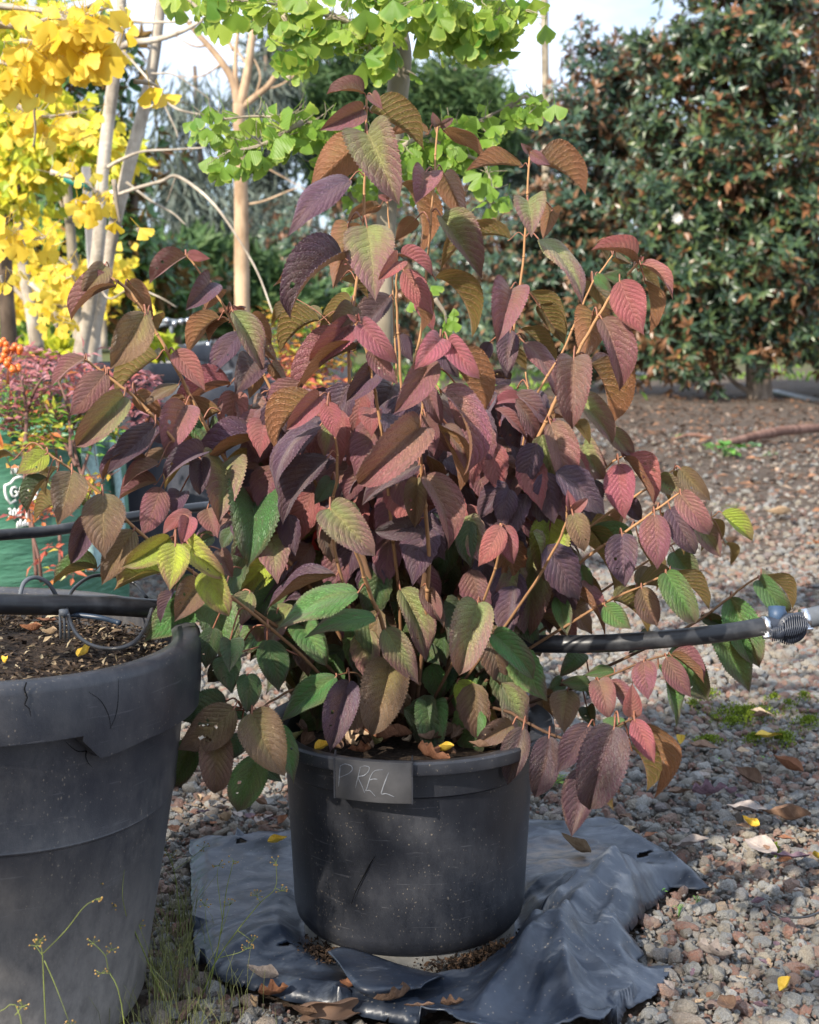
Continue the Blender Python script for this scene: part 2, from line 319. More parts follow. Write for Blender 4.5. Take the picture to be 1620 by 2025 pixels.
# fan leaves
def fanmat(name, a, b, edge):
    m = NM(name); r = m.n('ObjectInfo').outputs['Random']; uvn = m.n('UVMap'); sx = m.n('SeparateXYZ', Vector=uvn.outputs[0])
    col = m.mix(r, a, b); col = m.mix(m.ramp(sx.outputs[0], [(.86, 0), (1, .8)]), col, edge)
    w = m.math('SINE', m.math('MULTIPLY', sx.outputs[1], 190)); col = m.mix(m.math('MULTIPLY_ADD', w, .06, .08), col, [x*.6 for x in a])
    return m.bsdf(col, .45, .45, m.bump(w, .25, .0006), trans=.5, tcol=m.mix(.35, col, edge))
M_FAN_G = fanmat('ginkgo_green', (.10, .25, .03), (.36, .47, .06), (.50, .56, .10))
M_FAN_Y = fanmat('ginkgo_yellow', (.74, .50, .02), (.88, .72, .12), (.84, .60, .06))
# ================================================================ ground
def hz(x, y): return .012*noise.noise(Vector((x*.9, y*.9, 3)))+.004*noise.noise(Vector((x*6, y*6, 1)))
ys = np.concatenate([np.linspace(-3, .9, 8), np.linspace(1.0, 4, 70), np.linspace(4.2, 22, 60), np.linspace(25, 400, 14)])
v = []; nx = 61
for yy in ys:
    hw = 4+abs(yy)*.9
    for i in range(nx):
        x = -hw+2*hw*i/(nx-1); z = hz(x, yy)-.008 if yy < 30 else -.01
        if yy > 6: z += .05*(noise.noise(Vector((x*.25, yy*.25, 8))))*min(1, (yy-6)/6)
        v.append((x, yy, z))
f = [(j*nx+i, j*nx+i+1, (j+1)*nx+i+1, (j+1)*nx+i) for j in range(len(ys)-1) for i in range(nx-1)]
obj('ground', np_mesh('ground', v, f, M_DIRT), kind='structure')

# ---------------------------------------------------------------- tarp outline (needed to keep gravel from poking through)
TP = [(374, 1655), (420, 1648), (452, 1652), (500, 1640), (560, 1638), (640, 1628), (800, 1615), (1000, 1612), (1100, 1618), (1180, 1613), (1215, 1612), (1245, 1640), (1300, 1665), (1350, 1705), (1404, 1748), (1380, 1752), (1328, 1748), (1315, 1768), (1285, 1795), (1255, 1830), (1238, 1850), (1262, 1862), (1275, 1880), (1262, 1893), (1280, 1905), (1330, 1902), (1318, 1925), (1300, 1960), (1262, 1975), (1240, 1990), (1222, 2025), (1190, 2062), (1050, 2070), (930, 2062), (880, 2030), (800, 2022), (700, 1998), (600, 1982), (500, 1955), (440, 1932), (385, 1895), (379, 1780)]
TPg = []
for (xa_, ya_), (xb_, yb_) in zip(TP, TP[1:]+TP[:1]):
    p_, q_ = G(xa_, ya_, .012), G(xb_, yb_, .012); k_ = max(1, int((q_-p_).length/.004)); n_ = Vector((-(q_-p_).y, (q_-p_).x, 0)).normalized()
    for i_ in range(k_):
        r_ = p_.lerp(q_, i_/k_); e_ = .0022*noise.noise(Vector((r_.x*38, r_.y*38, 3)))+.0022*noise.noise(Vector((r_.x*140, r_.y*140, 9))); TPg.append((r_.x+n_.x*e_, r_.y+n_.y*e_))
def inpoly(x, y, poly):
    c = False; n = len(poly); j = n-1
    for i in range(n):
        xi, yi = poly[i]; xj, yj = poly[j]
        if (yi > y) != (yj > y) and x < (xj-xi)*(y-yi)/(yj-yi)+xi: c = not c
        j = i
    return c
def segd(px, py, pts):
    p = np.array(pts); a = p[:-1]; b = p[1:]; d = b-a; q = np.array([px, py]); t = np.clip(((q-a)*d).sum(1)/np.maximum((d*d).sum(1), 1e-12), 0, 1)
    e = np.hypot(*(q-(a+d*t[:, None])).T); k = int(e.argmin()); return e[k], (k+t[k])/len(d)
TPl = TPg+[TPg[0]]
gx = [lambda p=p: p for p in TPg]
# creases: polyline in ground plane, height, width
def GP(pts): return [(G(x, y, .015).x, G(x, y, .015).y) for x, y in pts]
CREASE = [(GP([(1040, 1790), (1180, 1740), (1340, 1722)]), .004, .004), (GP([(1060, 1660), (1160, 1680), (1290, 1700)]), .0035, .004), (GP([(1000, 1900), (1060, 1880), (1120, 1800), (1200, 1775)]), .006, .005), (GP([(1110, 1905), (1180, 1880), (1230, 1790)]), .007, .005), (GP([(1060, 2040), (1090, 1960), (1110, 1910)]), .006, .006), (GP([(420, 1760), (500, 1735), (570, 1740)]), .003, .004), (GP([(400, 1850), (470, 1820), (585, 1800)]), .003, .004), (GP([(640, 1960), (740, 1975), (860, 2000)]), .005, .004), (GP([(1290, 1735), (1215, 1770), (1130, 1850), (1105, 1900), (1118, 1985), (1150, 2060)]), .040, .026), (GP([(1205, 1765), (1260, 1800), (1195, 1890)]), .022, .016), (GP([(1130, 1860), (1010, 1960), (930, 2040)]), .022, .022),
          (GP([(1040, 1770), (1110, 1745), (1290, 1735)]), .010, .014), (GP([(1060, 1830), (1120, 1810), (1190, 1765)]), .014, .010), (GP([(380, 1895), (500, 1950), (600, 1975), (700, 1990), (800, 2010), (930, 2045)]), .013, .020),
          (GP([(600, 1830), (520, 1850), (440, 1900)]), .012, .018), (GP([(430, 1665), (500, 1680), (570, 1665)]), .010, .012), (GP([(500, 1775), (580, 1760)]), .006, .014), (GP([(1180, 1615), (1250, 1660), (1330, 1712), (1400, 1746)]), .009, .013),
          (GP([(1030, 1845), (1060, 1860), (1040, 1940), (990, 2000)]), .014, .013), (GP([(1100, 1925), (1150, 1935), (1215, 1955)]), .012, .009)]
def tarp_h(x, y):
    h = .013+.006*noise.noise(Vector((x*9, y*9, 0)))+.0022*noise.noise(Vector((x*38, y*30, 5)))+(.004+.002*(x > .08))*(1-abs(noise.noise(Vector((x*5+y*4, y*7-x*3, 31)))))**8+.0022*(1-abs(noise.noise(Vector((x*14-y*6, y*12, 13)))))**9
    for pts, a, w in CREASE:
        d, t = segd(x, y, pts); e = min(1, 4*min(t, 1-t)+.35); h += a*e*math.exp(-(d/(w*1.2))**1.25)*(1+.25*noise.noise(Vector((x*30, y*30, 9))))
    r = math.hypot(x, y-1.44)
    if r < .15: h = .003+(h-.003)*max(0, (r-.124)/.026) if r > .124 else .003
    return h
# ---------------------------------------------------------------- gravel (geometry-node instances of eight stones)
def stone(seed, n=2):
    import bmesh
    bm = bmesh.new(); bmesh.ops.create_icosphere(bm, subdivisions=n, radius=1)
    sx, sy, sz = random.Random(seed).uniform(.75, 1.25), random.Random(seed+9).uniform(.65, 1.0), random.Random(seed+5).uniform(.5, .8)
    for q in bm.verts:
        d = q.co.copy(); k = 1+.42*noise.noise(d*1.35+Vector((seed*7.1, 0, 0)))+.14*noise.noise(d*3.1+Vector((0, seed*3.3, 0)))
        m_ = max(abs(d.x), abs(d.y), abs(d.z)); k *= (1/m_)**.42 if m_ else 1
        q.co = Vector((d.x*sx, d.y*sy, d.z*sz))*k
    me = bpy.data.meshes.new('stone'); bm.to_mesh(me); bm.free(); me.materials.append(M_STONE)
    me.polygons.foreach_set('use_smooth', [seed % 3 == 0]*len(me.polygons)); return me
SO = [bpy.data.objects.new('stone_shape', stone(s)) for s in range(1, 9)]
def gn_scatter(name, pos, rot, scl, idx, shapes, kind='stuff', parent=None):
    me = bpy.data.meshes.new(name); n = len(pos); me.vertices.add(n); me.vertices.foreach_set('co', np.asarray(pos, np.float32).ravel())
    a = me.attributes.new('rotv', 'FLOAT_VECTOR', 'POINT'); a.data.foreach_set('vector', np.asarray(rot, np.float32).ravel())
    a = me.attributes.new('sclv', 'FLOAT_VECTOR', 'POINT'); a.data.foreach_set('vector', np.asarray(scl, np.float32).ravel())
    a = me.attributes.new('idx', 'INT', 'POINT'); a.data.foreach_set('value', np.asarray(idx, np.int32))
    o = obj(name, me, parent, kind=kind); t = bpy.data.node_groups.new(name, 'GeometryNodeTree')
    t.interface.new_socket('Geometry', in_out='INPUT', socket_type='NodeSocketGeometry'); t.interface.new_socket('Geometry', in_out='OUTPUT', socket_type='NodeSocketGeometry')
    N = t.nodes; gi = N.new('NodeGroupInput'); go = N.new('NodeGroupOutput'); ip = N.new('GeometryNodeInstanceOnPoints'); jn = N.new('GeometryNodeJoinGeometry')
    mtp = N.new('GeometryNodeMeshToPoints'); t.links.new(gi.outputs[0], mtp.inputs[0])
    for s in reversed(shapes):
        oi = N.new('GeometryNodeObjectInfo'); oi.inputs['Object'].default_value = s; oi.inputs['As Instance'].default_value = True; t.links.new(oi.outputs['Geometry'], jn.inputs[0])
    def at(nm, ty):
        q = N.new('GeometryNodeInputNamedAttribute'); q.data_type = ty; q.inputs[0].default_value = nm; return q.outputs[0]
    t.links.new(mtp.outputs[0], ip.inputs['Points']); t.links.new(jn.outputs[0], ip.inputs['Instance']); ip.inputs['Pick Instance'].default_value = True
    t.links.new(at('idx', 'INT'), ip.inputs['Instance Index'])
    er = N.new('FunctionNodeEulerToRotation'); t.links.new(at('rotv', 'FLOAT_VECTOR'), er.inputs[0]); t.links.new(er.outputs[0], ip.inputs['Rotation'])
    t.links.new(at('sclv', 'FLOAT_VECTOR'), ip.inputs['Scale']); t.links.new(ip.outputs[0], go.inputs[0])
    md = o.modifiers.new('scatter', 'NODES'); md.node_group = t; return o
pos, scl = [], []
def gravel_band(y0, y1, sp, dens, s0, s1, zoff):
    yy = y0
    while yy < y1:
        hw = yy*.34+.12; xx = -hw
        while xx < hw:
            if RN.rand() < dens(xx, yy):
                x = xx+RN.uniform(-.5, .5)*sp; y = yy+RN.uniform(-.5, .5)*sp
                inside = inpoly(x, y, TPg); big = s0+(s1-s0)*RN.rand()**2.2
                if inside: d, _ = segd(x, y, TPl); ok = d < .012
                else: ok = True
                if ok and math.hypot(x+.435, y-1.27) > .17:
                    z = hz(x, y)-.008+zoff+big*.35
                    if inside: z -= .012; 
                    pos.append((x, y, z)); scl.append(big)
            xx += sp
        yy += sp
def d1(x, y): return 1.0
def d2(x, y):
    k = noise.noise(Vector((x*1.3, y*1.0, 4)))
    a = .95 if y < 3.0 else max(.16, .95-.27*(y-3.0))
    return max(.02, a*(.8+1.3*k*min(1, (y-2.2)))+.15*(y < 2.8))
gravel_band(1.02, 2.35, .0092, d1, .0042, .0092, .000)
gravel_band(1.02, 2.35, .019, lambda x, y: .8, .0062, .0128, .006)
gravel_band(1.02, 2.2, .0085, lambda x, y: .6, .0016, .0036, .010)
gravel_band(2.35, 3.9, .0145, d2, .006, .0125, .001)
gravel_band(3.9, 5.2, .022, d2, .006, .015, .0)
gravel_band(5.2, 10, .036, d2, .008, .019, .0)
n = len(pos); sc = np.array(scl)[:, None]*RN.uniform(.85, 1.15, (n, 3))
gn_scatter('gravel', pos, RN.uniform(-3.2, 3.2, (n, 3))*np.array([[.22, .22, 1]])+RN.normal(0, .25, (n, 3)), sc, RN.randint(0, 8, n), SO)
# ---------------------------------------------------------------- moss cushions between the stones
mp_, mt = [], []
for (px, py, rx, ry, k) in [(1475, 1412, 70, 16, 900), (1395, 1372, 26, 12, 220), (1400, 1467, 34, 9, 200), (1490, 1463, 20, 8, 150), (1550, 1462, 26, 14, 330), (1600, 1430, 34, 16, 260), (1530, 1382, 14, 8, 90), (1450, 1430, 30, 9, 200), (1440, 1005, 60, 9, 60), (1560, 1395, 18, 6, 60), (1532, 1683, 9, 7, 60), (1590, 1380, 20, 8, 90), (1370, 1395, 20, 8, 90)]:
    for _ in range(int(k*1.8)):
        a = RN.uniform(0, 6.28); r = abs(RN.normal(0, .55)); q = G(px+rx*r*math.cos(a)*1.1, py+ry*r*math.sin(a)*1.1, .012)
        mp_.append((q.x, q.y, .012+.006*max(0, 1-r)+RN.uniform(-.004, .004))); mt.append(RN.rand())
mp_ = np.array(mp_); dv = rvec(len(mp_)); dv[:, 2] = np.abs(dv[:, 2])+.4
leaf_mass('moss', mp_, dv, rvec(len(mp_)), RN.uniform(.003, .006, len(mp_)), .003, M_MOSS, mt, kind='stuff')
# ================================================================ small pot with the PREL tag plate
PC = Vector((0, 1.44, 0)); KR = .96
def kz(z): return .020+(z-.014)*1.072
PZ = .222; SOFF = .014
def lathe_obj(name, prof, mat, parent, seg=112, a0=0, a1=2*math.pi, fn=None):
    if parent is pot and name in ('pot_body', 'rim', 'tag_plate'): prof = [(r*KR, kz(z)) for r, z in prof]
    v, f, uv = lathe(prof, seg, a0, a1, fn); me = np_mesh(name, v, f, mat, uv=uv); me.set_sharp_from_angle(angle=math.radians(38)); return obj(name, me, parent)
pot = thing('plant_pot', 'low wide black pot with a scratched tag plate, standing on the dark sheet', 'plant pot', PC)
def wob(i, a, r, z): return (r*(1+.006*math.sin(2*a+1)+.0025*math.sin(5*a)), z)
lathe_obj('pot_body', [(.0, SOFF+.006), (.115, SOFF+.004), (.1262, SOFF+.003), (.131, SOFF+.009), (.1336, SOFF+.02), (.1365, .09), (.1405, .16), (.1418, .180), (.1435, .1815), (.147, .183), (.1475, .205), (.147, .212), (.139, .212), (.137, .17), (.130, .05)], M_POT, pot, fn=wob)
lathe_obj('rim', [(.147, .2095), (.163, .2085), (.1658, .2098), (.1665, .213), (.1655, PZ-.002), (.163, PZ), (.157, PZ-.001), (.146, PZ-.003), (.1395, PZ-.006), (.1385, .209), (.147, .2095)], M_POT, pot, fn=wob)
ring = lathe_obj('base_ring', [(.1165, .001), (.1180, .002), (.1190, .022), (.112, .0245)], simple('muddy_base_plastic', (.23, .22, .20), .8, .3, .55, 22, .4), pot)
# tag plate: curved plate in front of the rim and its band
def plate_band(R, pxl, pxr, z0, z1, th, name, parent, mat):
    a0 = math.atan2((ray_cyl(pxl, 1540, 0, 1.44, R*KR)-PC).y, (ray_cyl(pxl, 1540, 0, 1.44, R*KR)-PC).x); q = ray_cyl(pxr, 1540, 0, 1.44, R*KR)-PC; a1 = math.atan2(q.y, q.x)
    return lathe_obj(name, [(R-th, z0), (R, z0+.0004), (R+.0003, z0+.001), (R+.0003, z1-.001), (R, z1), (R-th, z1), (R-th, z0)], mat, parent, 24, a0, a1)
plate = plate_band(.1685, 661, 816, .184, .2232, .006, 'tag_plate', pot, simple('tag_plate_plastic', (.05, .05, .054), .62, .4, .2, 60, .1))
for pl in (661.6, 815.4):
    w = MB(PC); a = ray_cyl(pl, 1545, 0, 1.44, .168*KR); w.box(Vector((a.x, a.y+.011, kz(.2036))), (.0016, .026, .042)); w.build('plate_side', M_POT, pot, False)
R_ = .1688
def t8(x, y): return (500+x/2.613, 1100+y/2.613)
strokes = [[(452, 1082), (449, 1120), (443, 1190)], [(450, 1084), (478, 1074), (508, 1084), (514, 1104), (494, 1124), (452, 1142)], [(556, 1090), (545, 1140), (530, 1198)], [(553, 1092), (580, 1084), (602, 1092), (598, 1114), (574, 1134), (546, 1142), (562, 1182), (580, 1226)],
           [(672, 1103), (630, 1110), (608, 1142), (590, 1200), (584, 1212), (606, 1212), (634, 1242)], [(600, 1158), (622, 1152), (645, 1153)], [(702, 1118), (684, 1170), (664, 1226), (692, 1228), (732, 1244)], [(702, 1119), (678, 1180), (667, 1224)]]
wr = MB(PC)
for s_ in strokes:
    pts = [ray_cyl(*t8(q[0], q[1]), 0, 1.44, R_*KR) for q in spline([(a, b) for a, b in s_], 5)]
    wr.tube(pts, [.00025, .0006, .00055, .0003], 5)
wr.build('scratched_lettering', simple('chalky_scratch', (.16, .17, .19), .8, .2, .3, 300, .1), plate)
cr_ = MB(PC)
cr_.tube([ray_cyl(x, y, 0, 1.44, .1392*KR) for x, y in spline([(742, 1693), (730, 1712), (718, 1735), (704, 1762), (695, 1788)], 4)], [.0002, .0007, .0005, .0002], 5)
cr_.build('scratch', M_DARK, pot)
v, f, uv = lathe([(0, .218), (.05, .221), (.10, .217), (.132, .213)], 60)
obj('potting_mix', np_mesh('potting_mix', v, f, M_SOIL), loc=PC, kind='stuff')
# loose mix around the foot
q = []; 
for _ in range(1500):
    a = RN.normal(-1.0, .20) if RN.rand() < .75 else RN.normal(-2.35, .10); r = RN.normal(.128, .010); q.append((r*math.cos(a), 1.44+r*math.sin(a), .005+RN.rand()*.012+tarp_h(r*math.cos(a), 1.44+r*math.sin(a))*.7))
leaf_mass('spilled_potting_mix', q, rvec(len(q)), rvec(len(q)), RN.uniform(.003, .009, len(q)), .003, tone_leaf('spilled_mix', [(0, (.012, .009, .007)), (.7, (.05, .032, .022)), (1, (.12, .07, .04))], None, .9, .2, 0), RN.rand(len(q)), kind='stuff')
# ================================================================ big pot on the left
BC = Vector((-.441, 1.27, .003)); BZ = .379; BR = .221; TILT = math.radians(2.4)
big = thing('large_plant_pot', 'tall worn black plastic pot with a cracked notched lip, largest pot on the left', 'plant pot', BC)
def az_of(px, py, R):
    q = ray_cyl(px, py, BC.x, BC.y, R)-BC; return math.atan2(q.y, q.x)
an0, an1, an2 = az_of(116, 1440, BR), az_of(142, 1450, BR), az_of(172, 1450, BR)
lipb = BZ-.060
def lipfn(i, a, r, z):
    a = (a+math.pi) % (2*math.pi)-math.pi
    r *= 1+.005*math.sin(2*a+.5)+.002*math.sin(7*a)
    if i in (0, 1, 9):   # lower edge of the lip steps down right of the notch
        s = .022 if a < an0 else (.022-(.022+.006)*(a-an0)/(an2-an0) if a < an2 else -.006*max(0, 1-(a-an2)/.25))
        z += s-.010
    return (r, z)
lathe_obj('lip', [(BR-.022, lipb), (BR-.001, lipb), (BR, lipb+.008), (BR, BZ-.010), (BR-.002, BZ-.003), (BR-.006, BZ), (BR-.014, BZ), (BR-.024, BZ-.003), (BR-.028, BZ-.008), (BR-.022, lipb)], M_POT_BIG, big, 160, fn=lipfn)
lathe_obj('pot_body', [(0, .004), (.160, .002), (.1675, .006), (.1715, .016), (.1765, .06), (.1865, .14), (.1970, .225), (.1985, .2262), (.1988, .2275), (.1980, .229), (.2035, .29), (.2055, .340), (.200, .375), (.196, .372), (.193, .30), (.16, .02)], M_POT_BIG, big, 128, fn=lambda i, a, r, z: (r*(1+.006*math.sin(2*a+.5)), z+(.006*math.sin(a*2-.4) if 5 <= i <= 9 else 0)))
ck = MB(BC)
ck.tube([ray_cyl(x, y, BC.x, BC.y, BR-.0002) for x, y in spline([(14, 1338), (11, 1352), (17, 1368), (13, 1382), (22, 1390), (26, 1405)], 3)], [.0007, .0005, .0002], 5)
ck.tube([ray_cyl(x, y, BC.x, BC.y, .2035) for x, y in spline([(142, 1470), (141, 1482), (146, 1494), (155, 1503)], 3)], [.0005, .0003, .0001], 5)
ck.tube([ray_cyl(x, y, BC.x, BC.y, .2035) for x, y in spline([(97, 1452), (108, 1462), (124, 1472), (140, 1471)], 3)], [.0001, .0003, .0005], 5)
ck.build('crack', M_DARK, big)
sc_ = MB(BC)
for pts in ([(140, 1353), (165, 1370), (182, 1398), (188, 1425)], [(199, 1322), (200, 1370), (196, 1400), (186, 1425)]):
    sc_.tube([ray_cyl(x, y, BC.x, BC.y, BR-.0001) for x, y in spline(pts, 4)], [.0001, .00028, .0001], 4)
sc_.build('scuff_line', M_DARK, big)
v, f, uv = lathe([(0, .352), (.08, .355), (.14, .350), (.2, .345)], 60)
big.rotation_euler = (0, TILT, 0); obj('bark_mulch', np_mesh('bark_mulch', v, f, M_SOIL), loc=BC, kind='stuff').rotation_euler = (0, TILT, 0)
k = 5200; r = .198*np.sqrt(RN.rand(k)); a = RN.uniform(0, 6.28, k)
pp = np.stack([BC.x+r*np.cos(a), BC.y+r*np.sin(a), .353+RN.rand(k)*.007], 1); dv = rvec(k); dv[:, 2] *= .35; nn_ = rvec(k)*.6; nn_[:, 2] += 1
leaf_mass('mulch_chips', pp, dv, nn_, RN.uniform(.004, .013, k), RN.uniform(.002, .006, k), tone_leaf('mulch_chip', [(0, (.014, .01, .009)), (.45, (.05, .035, .026)), (.75, (.11, .075, .05)), (.93, (.24, .18, .11)), (1, (.36, .30, .2))], None, .9, .2, 0), RN.rand(k), kind='stuff', off=BC)
_ch = bpy.data.objects['mulch_chips']; _ch.location = BC; _ch.rotation_euler = (0, TILT, 0)
# ================================================================ irrigation pipes
def pipe(name, label, pts, r, mat, cat='pipe', seg=20, n=8):
    w = MB(); sp = [Vector(p) for p in spline(pts, n)]; w.tube(sp, r, seg); o = w.build(name, mat); tag(o, label, cat); return o
h0 = [P(-60, 1192, 1.20), P(60, 1196, 1.24), P(200, 1197, 1.30), P(330, 1206, 1.36), P(520, 1222, 1.45), P(760, 1250, 1.52), P(930, 1268, 1.50), P(1060, 1273, 1.47), P(1180, 1273, 1.45), P(1300, 1265, 1.44), P(1420, 1253, 1.44), P(1516, 1238, 1.445)]
hose = pipe('irrigation_pipe', 'black poly pipe running across the big pot and through the shrub to the valve', [tuple(p) for p in h0], .0100, M_HOSE)
end = h0[-1]; dr = (P(1516, 1238, 1.445)-P(1420, 1253, 1.44)).normalized(); dr2 = (P(1615, 1219, 1.452)-P(1516, 1238, 1.445)).normalized()
def along(t, off=(0, 0, 0)): return end+dr2*t+Vector(off)
vt = thing('pipe_valve', 'black ribbed shut-off valve joining two pipes with steel clamps', 'valve', end)
w = MB(end); w.tube([along(.0), along(.004), along(.02), along(.03), along(.055)], [.0102, .0094, .0094, .0085, .0088], 18); w.build('valve_barrel', M_VALVE, vt)
w = MB(end); w.tube([along(.012, (0, 0, 0)), along(.013, (0, .006, .018))], [.008, .0095], 18); w.ball(along(.015, (0, .008, .008)), .0105, 7); w.build('blue_cap', M_BLUE, vt)
for tt in (-.004, .041):
    w = MB(end); c0 = along(tt); w.tube([c0, c0+dr2*.0062], .0112, 24); cl = w.build('hose_clamp', M_STEEL, vt)
    w = MB(end); w.box(c0+dr2*.003+Vector((0, -.009, -.0085)), (.007, .006, .006)); w.tube([c0+dr2*.003+Vector((-.006, -.012, -.0095)), c0+dr2*.003+Vector((.006, -.012, -.0085))], .002, 8); w.build('clamp_screw', M_STEEL, cl)
# ribbed disc handle: 15 fins stacked across a disc facing the camera
hc = along(.0265, (0, -.0125, -.0055)); w = MB(end); nf = 13; side = dr2; upv = Vector((0, -.1, 1)).normalized()
for i in range(nf):
    t = -1+2*(i+.5)/nf; hgt = math.sqrt(max(0, 1-t*t))*.0165+.001; cc = hc+side*(t*.0165)
    pts = [cc+upv*(hgt*s)+Vector((0, -.003*math.cos(s*1.6)-(.0035 if abs(s) < .35 else 0), 0))+side*(.0012*math.sin(s*3)) for s in np.linspace(-1, 1, 9)]
    w.tube(pts, .00085, 6)
w.tube([hc+Vector((0, .007, 0)), hc+Vector((0, .0005, 0))], [.0165, .0163], 28)
w.build('ribbed_handle', M_VALVE, vt, True)
w = MB(end); tail = [hc+side*(-.012)+upv*(-.002), hc-side*.019+upv*(-.001), hc-side*.0245+upv*(-.0015)]
w.tube(tail, [.0075, .007, .0045], 12)
for s in np.linspace(.1, 1, 6): w.tube([hc-side*(.012+.012*s)+upv*.0075+Vector((0, -.006, 0)), hc-side*(.012+.012*s)+upv*-.0085+Vector((0, -.006, 0))], .0007, 5)
w.build('handle_grip', M_VALVE, vt)
pipe('irrigation_pipe', 'greyish pipe stub leaving the valve at the right edge', [tuple(along(.044)), tuple(along(.07)), tuple(along(.12, (0, 0, .001))), tuple(along(.3, (0, 0, .004)))], .0110, M_HOSE_GREY)
pipe('irrigation_pipe', 'upper black pipe passing in front of the green grow bag', [tuple(P(-80, 1064, 1.62)), tuple(P(0, 1058, 1.64)), tuple(P(80, 1052, 1.68)), tuple(P(150, 1042, 1.72)), tuple(P(260, 1022, 1.8)), tuple(P(420, 1000, 1.95)), tuple(P(600, 985, 2.2))], .0072, M_HOSE)
# thin dripper tubes in the big pot
pipe('dripper_tube', 'thin grey looped dripper tube rising above the big pot pipe at the left', [tuple(P(38, 1182, 1.25)), tuple(P(48, 1152, 1.26)), tuple(P(70, 1142, 1.27)), tuple(P(95, 1153, 1.28)), tuple(P(112, 1180, 1.29)), tuple(P(118, 1200, 1.3))], .0021, M_HOSE_GREY, 'tube', 8)
pipe('dripper_tube', 'long thin black dripper tube coiled over the big pot mulch', [tuple(P(290, 1182, 1.36)), tuple(P(268, 1155, 1.38)), tuple(P(230, 1140, 1.38)), tuple(P(185, 1139, 1.36)), tuple(P(150, 1160, 1.33)), tuple(P(133, 1190, 1.29)), tuple(P(136, 1222, 1.225)), tuple(P(155, 1258, 1.185)), tuple(P(190, 1279, 1.16)), tuple(P(235, 1282, 1.15)), tuple(P(270, 1266, 1.165)), tuple(P(288, 1240, 1.2)), tuple(P(300, 1205, 1.3))], .0019, M_HOSE, 'tube', 8)
pipe('dripper_tube', 'short dark blue tube stub lying on mulch behind the pipe', [tuple(P(120, 1214, 1.27)), tuple(P(160, 1217, 1.27)), tuple(P(200, 1222, 1.265)), tuple(P(237, 1232, 1.25))], .0026, simple('dark_blue_tube', (.02, .035, .06), .4, .5), 'tube', 8)
st = thing('dripper_stake', 'small ribbed black dripper stake in the big pot mulch', 'dripper', P(126, 1230, 1.23))
w = MB(st.location); b = P(126, 1218, 1.23); w.tube([b, b+Vector((0, 0, .006))], .0042, 10); w.build('dripper_head', M_HOSE_GREY, st)
w = MB(st.location)
for dx in (-.0035, .0005, .0045): w.box(b+Vector((dx, 0, -.010)), (.0017, .003, .024))
w.build('ribbed_shaft', M_HOSE_GREY, st)
pipe('ground_pipe', 'black irrigation pipe lying on litter beside the large magnolia trunk', [tuple(G(1535, 778, .02)), tuple(G(1570, 786, .02)), tuple(G(1600, 793, .02)), tuple(G(1680, 806, .02)), tuple(G(1800, 820, .02))], .05, M_HOSE, n=3)
pipe('ground_pipe', 'distant black pipe on the ground left of the magnolia trunks', [tuple(G(1240, 737, .02)), tuple(G(1270, 742, .02)), tuple(G(1320, 750, .02))], .05, M_HOSE, n=3)
pipe('plastic_loop', 'thin black plastic loop lying on gravel at the right edge', [tuple(G(1518, 1794, .014)), tuple(G(1530, 1805, .02)), tuple(G(1560, 1814, .02)), tuple(G(1600, 1812, .02)), tuple(G(1640, 1795, .012))], .0013, M_HOSE, 'tube', 6)
# ================================================================ tarp
x0, x1 = min(p[0] for p in TPg)-.01, max(p[0] for p in TPg)+.01; y0, y1 = min(p[1] for p in TPg)-.01, max(p[1] for p in TPg)+.01
st_ = .0034; nxg = int((x1-x0)/st_); nyg = int((y1-y0)/st_); idx = {}; v = []; f = []
HOLES = GP([(478, 1678), (505, 1672), (540, 1672), (560, 1664)]); H2 = GP([(563, 1873), (580, 1868)])
H3 = GP([(1268, 1703), (1285, 1698)])
keep = np.zeros((nyg, nxg), bool)
for j in range(nyg):
    for i in range(nxg):
        x = x0+i*st_; y = y0+j*st_
        if (inpoly(x, y, TPg) or segd(x, y, TPl)[0] < .6*st_) and segd(x, y, HOLES)[0] > .0035 and segd(x, y, H2)[0] > .003 and segd(x, y, H3)[0] > .003: keep[j, i] = True
for j in range(nyg):
    for i in range(nxg):
        if keep[j, i]:
            x = x0+i*st_; y = y0+j*st_; d, t_ = segd(x, y, TPl)
            if d < .6*st_:
                u_ = t_*(len(TPl)-1); i_ = min(int(u_), len(TPl)-2); a_, b_ = TPl[i_], TPl[i_+1]; u_ -= i_; x, y = a_[0]+(b_[0]-a_[0])*u_, a_[1]+(b_[1]-a_[1])*u_; d = 0
            h = tarp_h(x, y)
            e = min(1, d/.02); h = h*(.30+.70*e**.7) if noise.noise(Vector((x*14, y*14, 40))) < .22 else h+.006*(1-e)
            dx = .0012*noise.noise(Vector((x*60, y*60, 7))); idx[(j, i)] = len(v); v.append((x+dx, y+dx, max(h, (.0135 if d > .012 else .008) if math.hypot(x, y-1.44) > .155 else .0025)))
for j in range(nyg-1):
    for i in range(nxg-1):
        q = [(j, i), (j, i+1), (j+1, i+1), (j+1, i)]
        if all(t in idx for t in q): f.append(tuple(idx[t] for t in q))
o = obj('plastic_sheet', np_mesh('plastic_sheet', v, f, M_TARP)); tag(o, 'crumpled torn dark grey plastic sheet spread under the shrub pot', 'plastic sheet')
sm = o.modifiers.new('thick', 'SOLIDIFY'); sm.thickness = .0016; sm.offset = -1
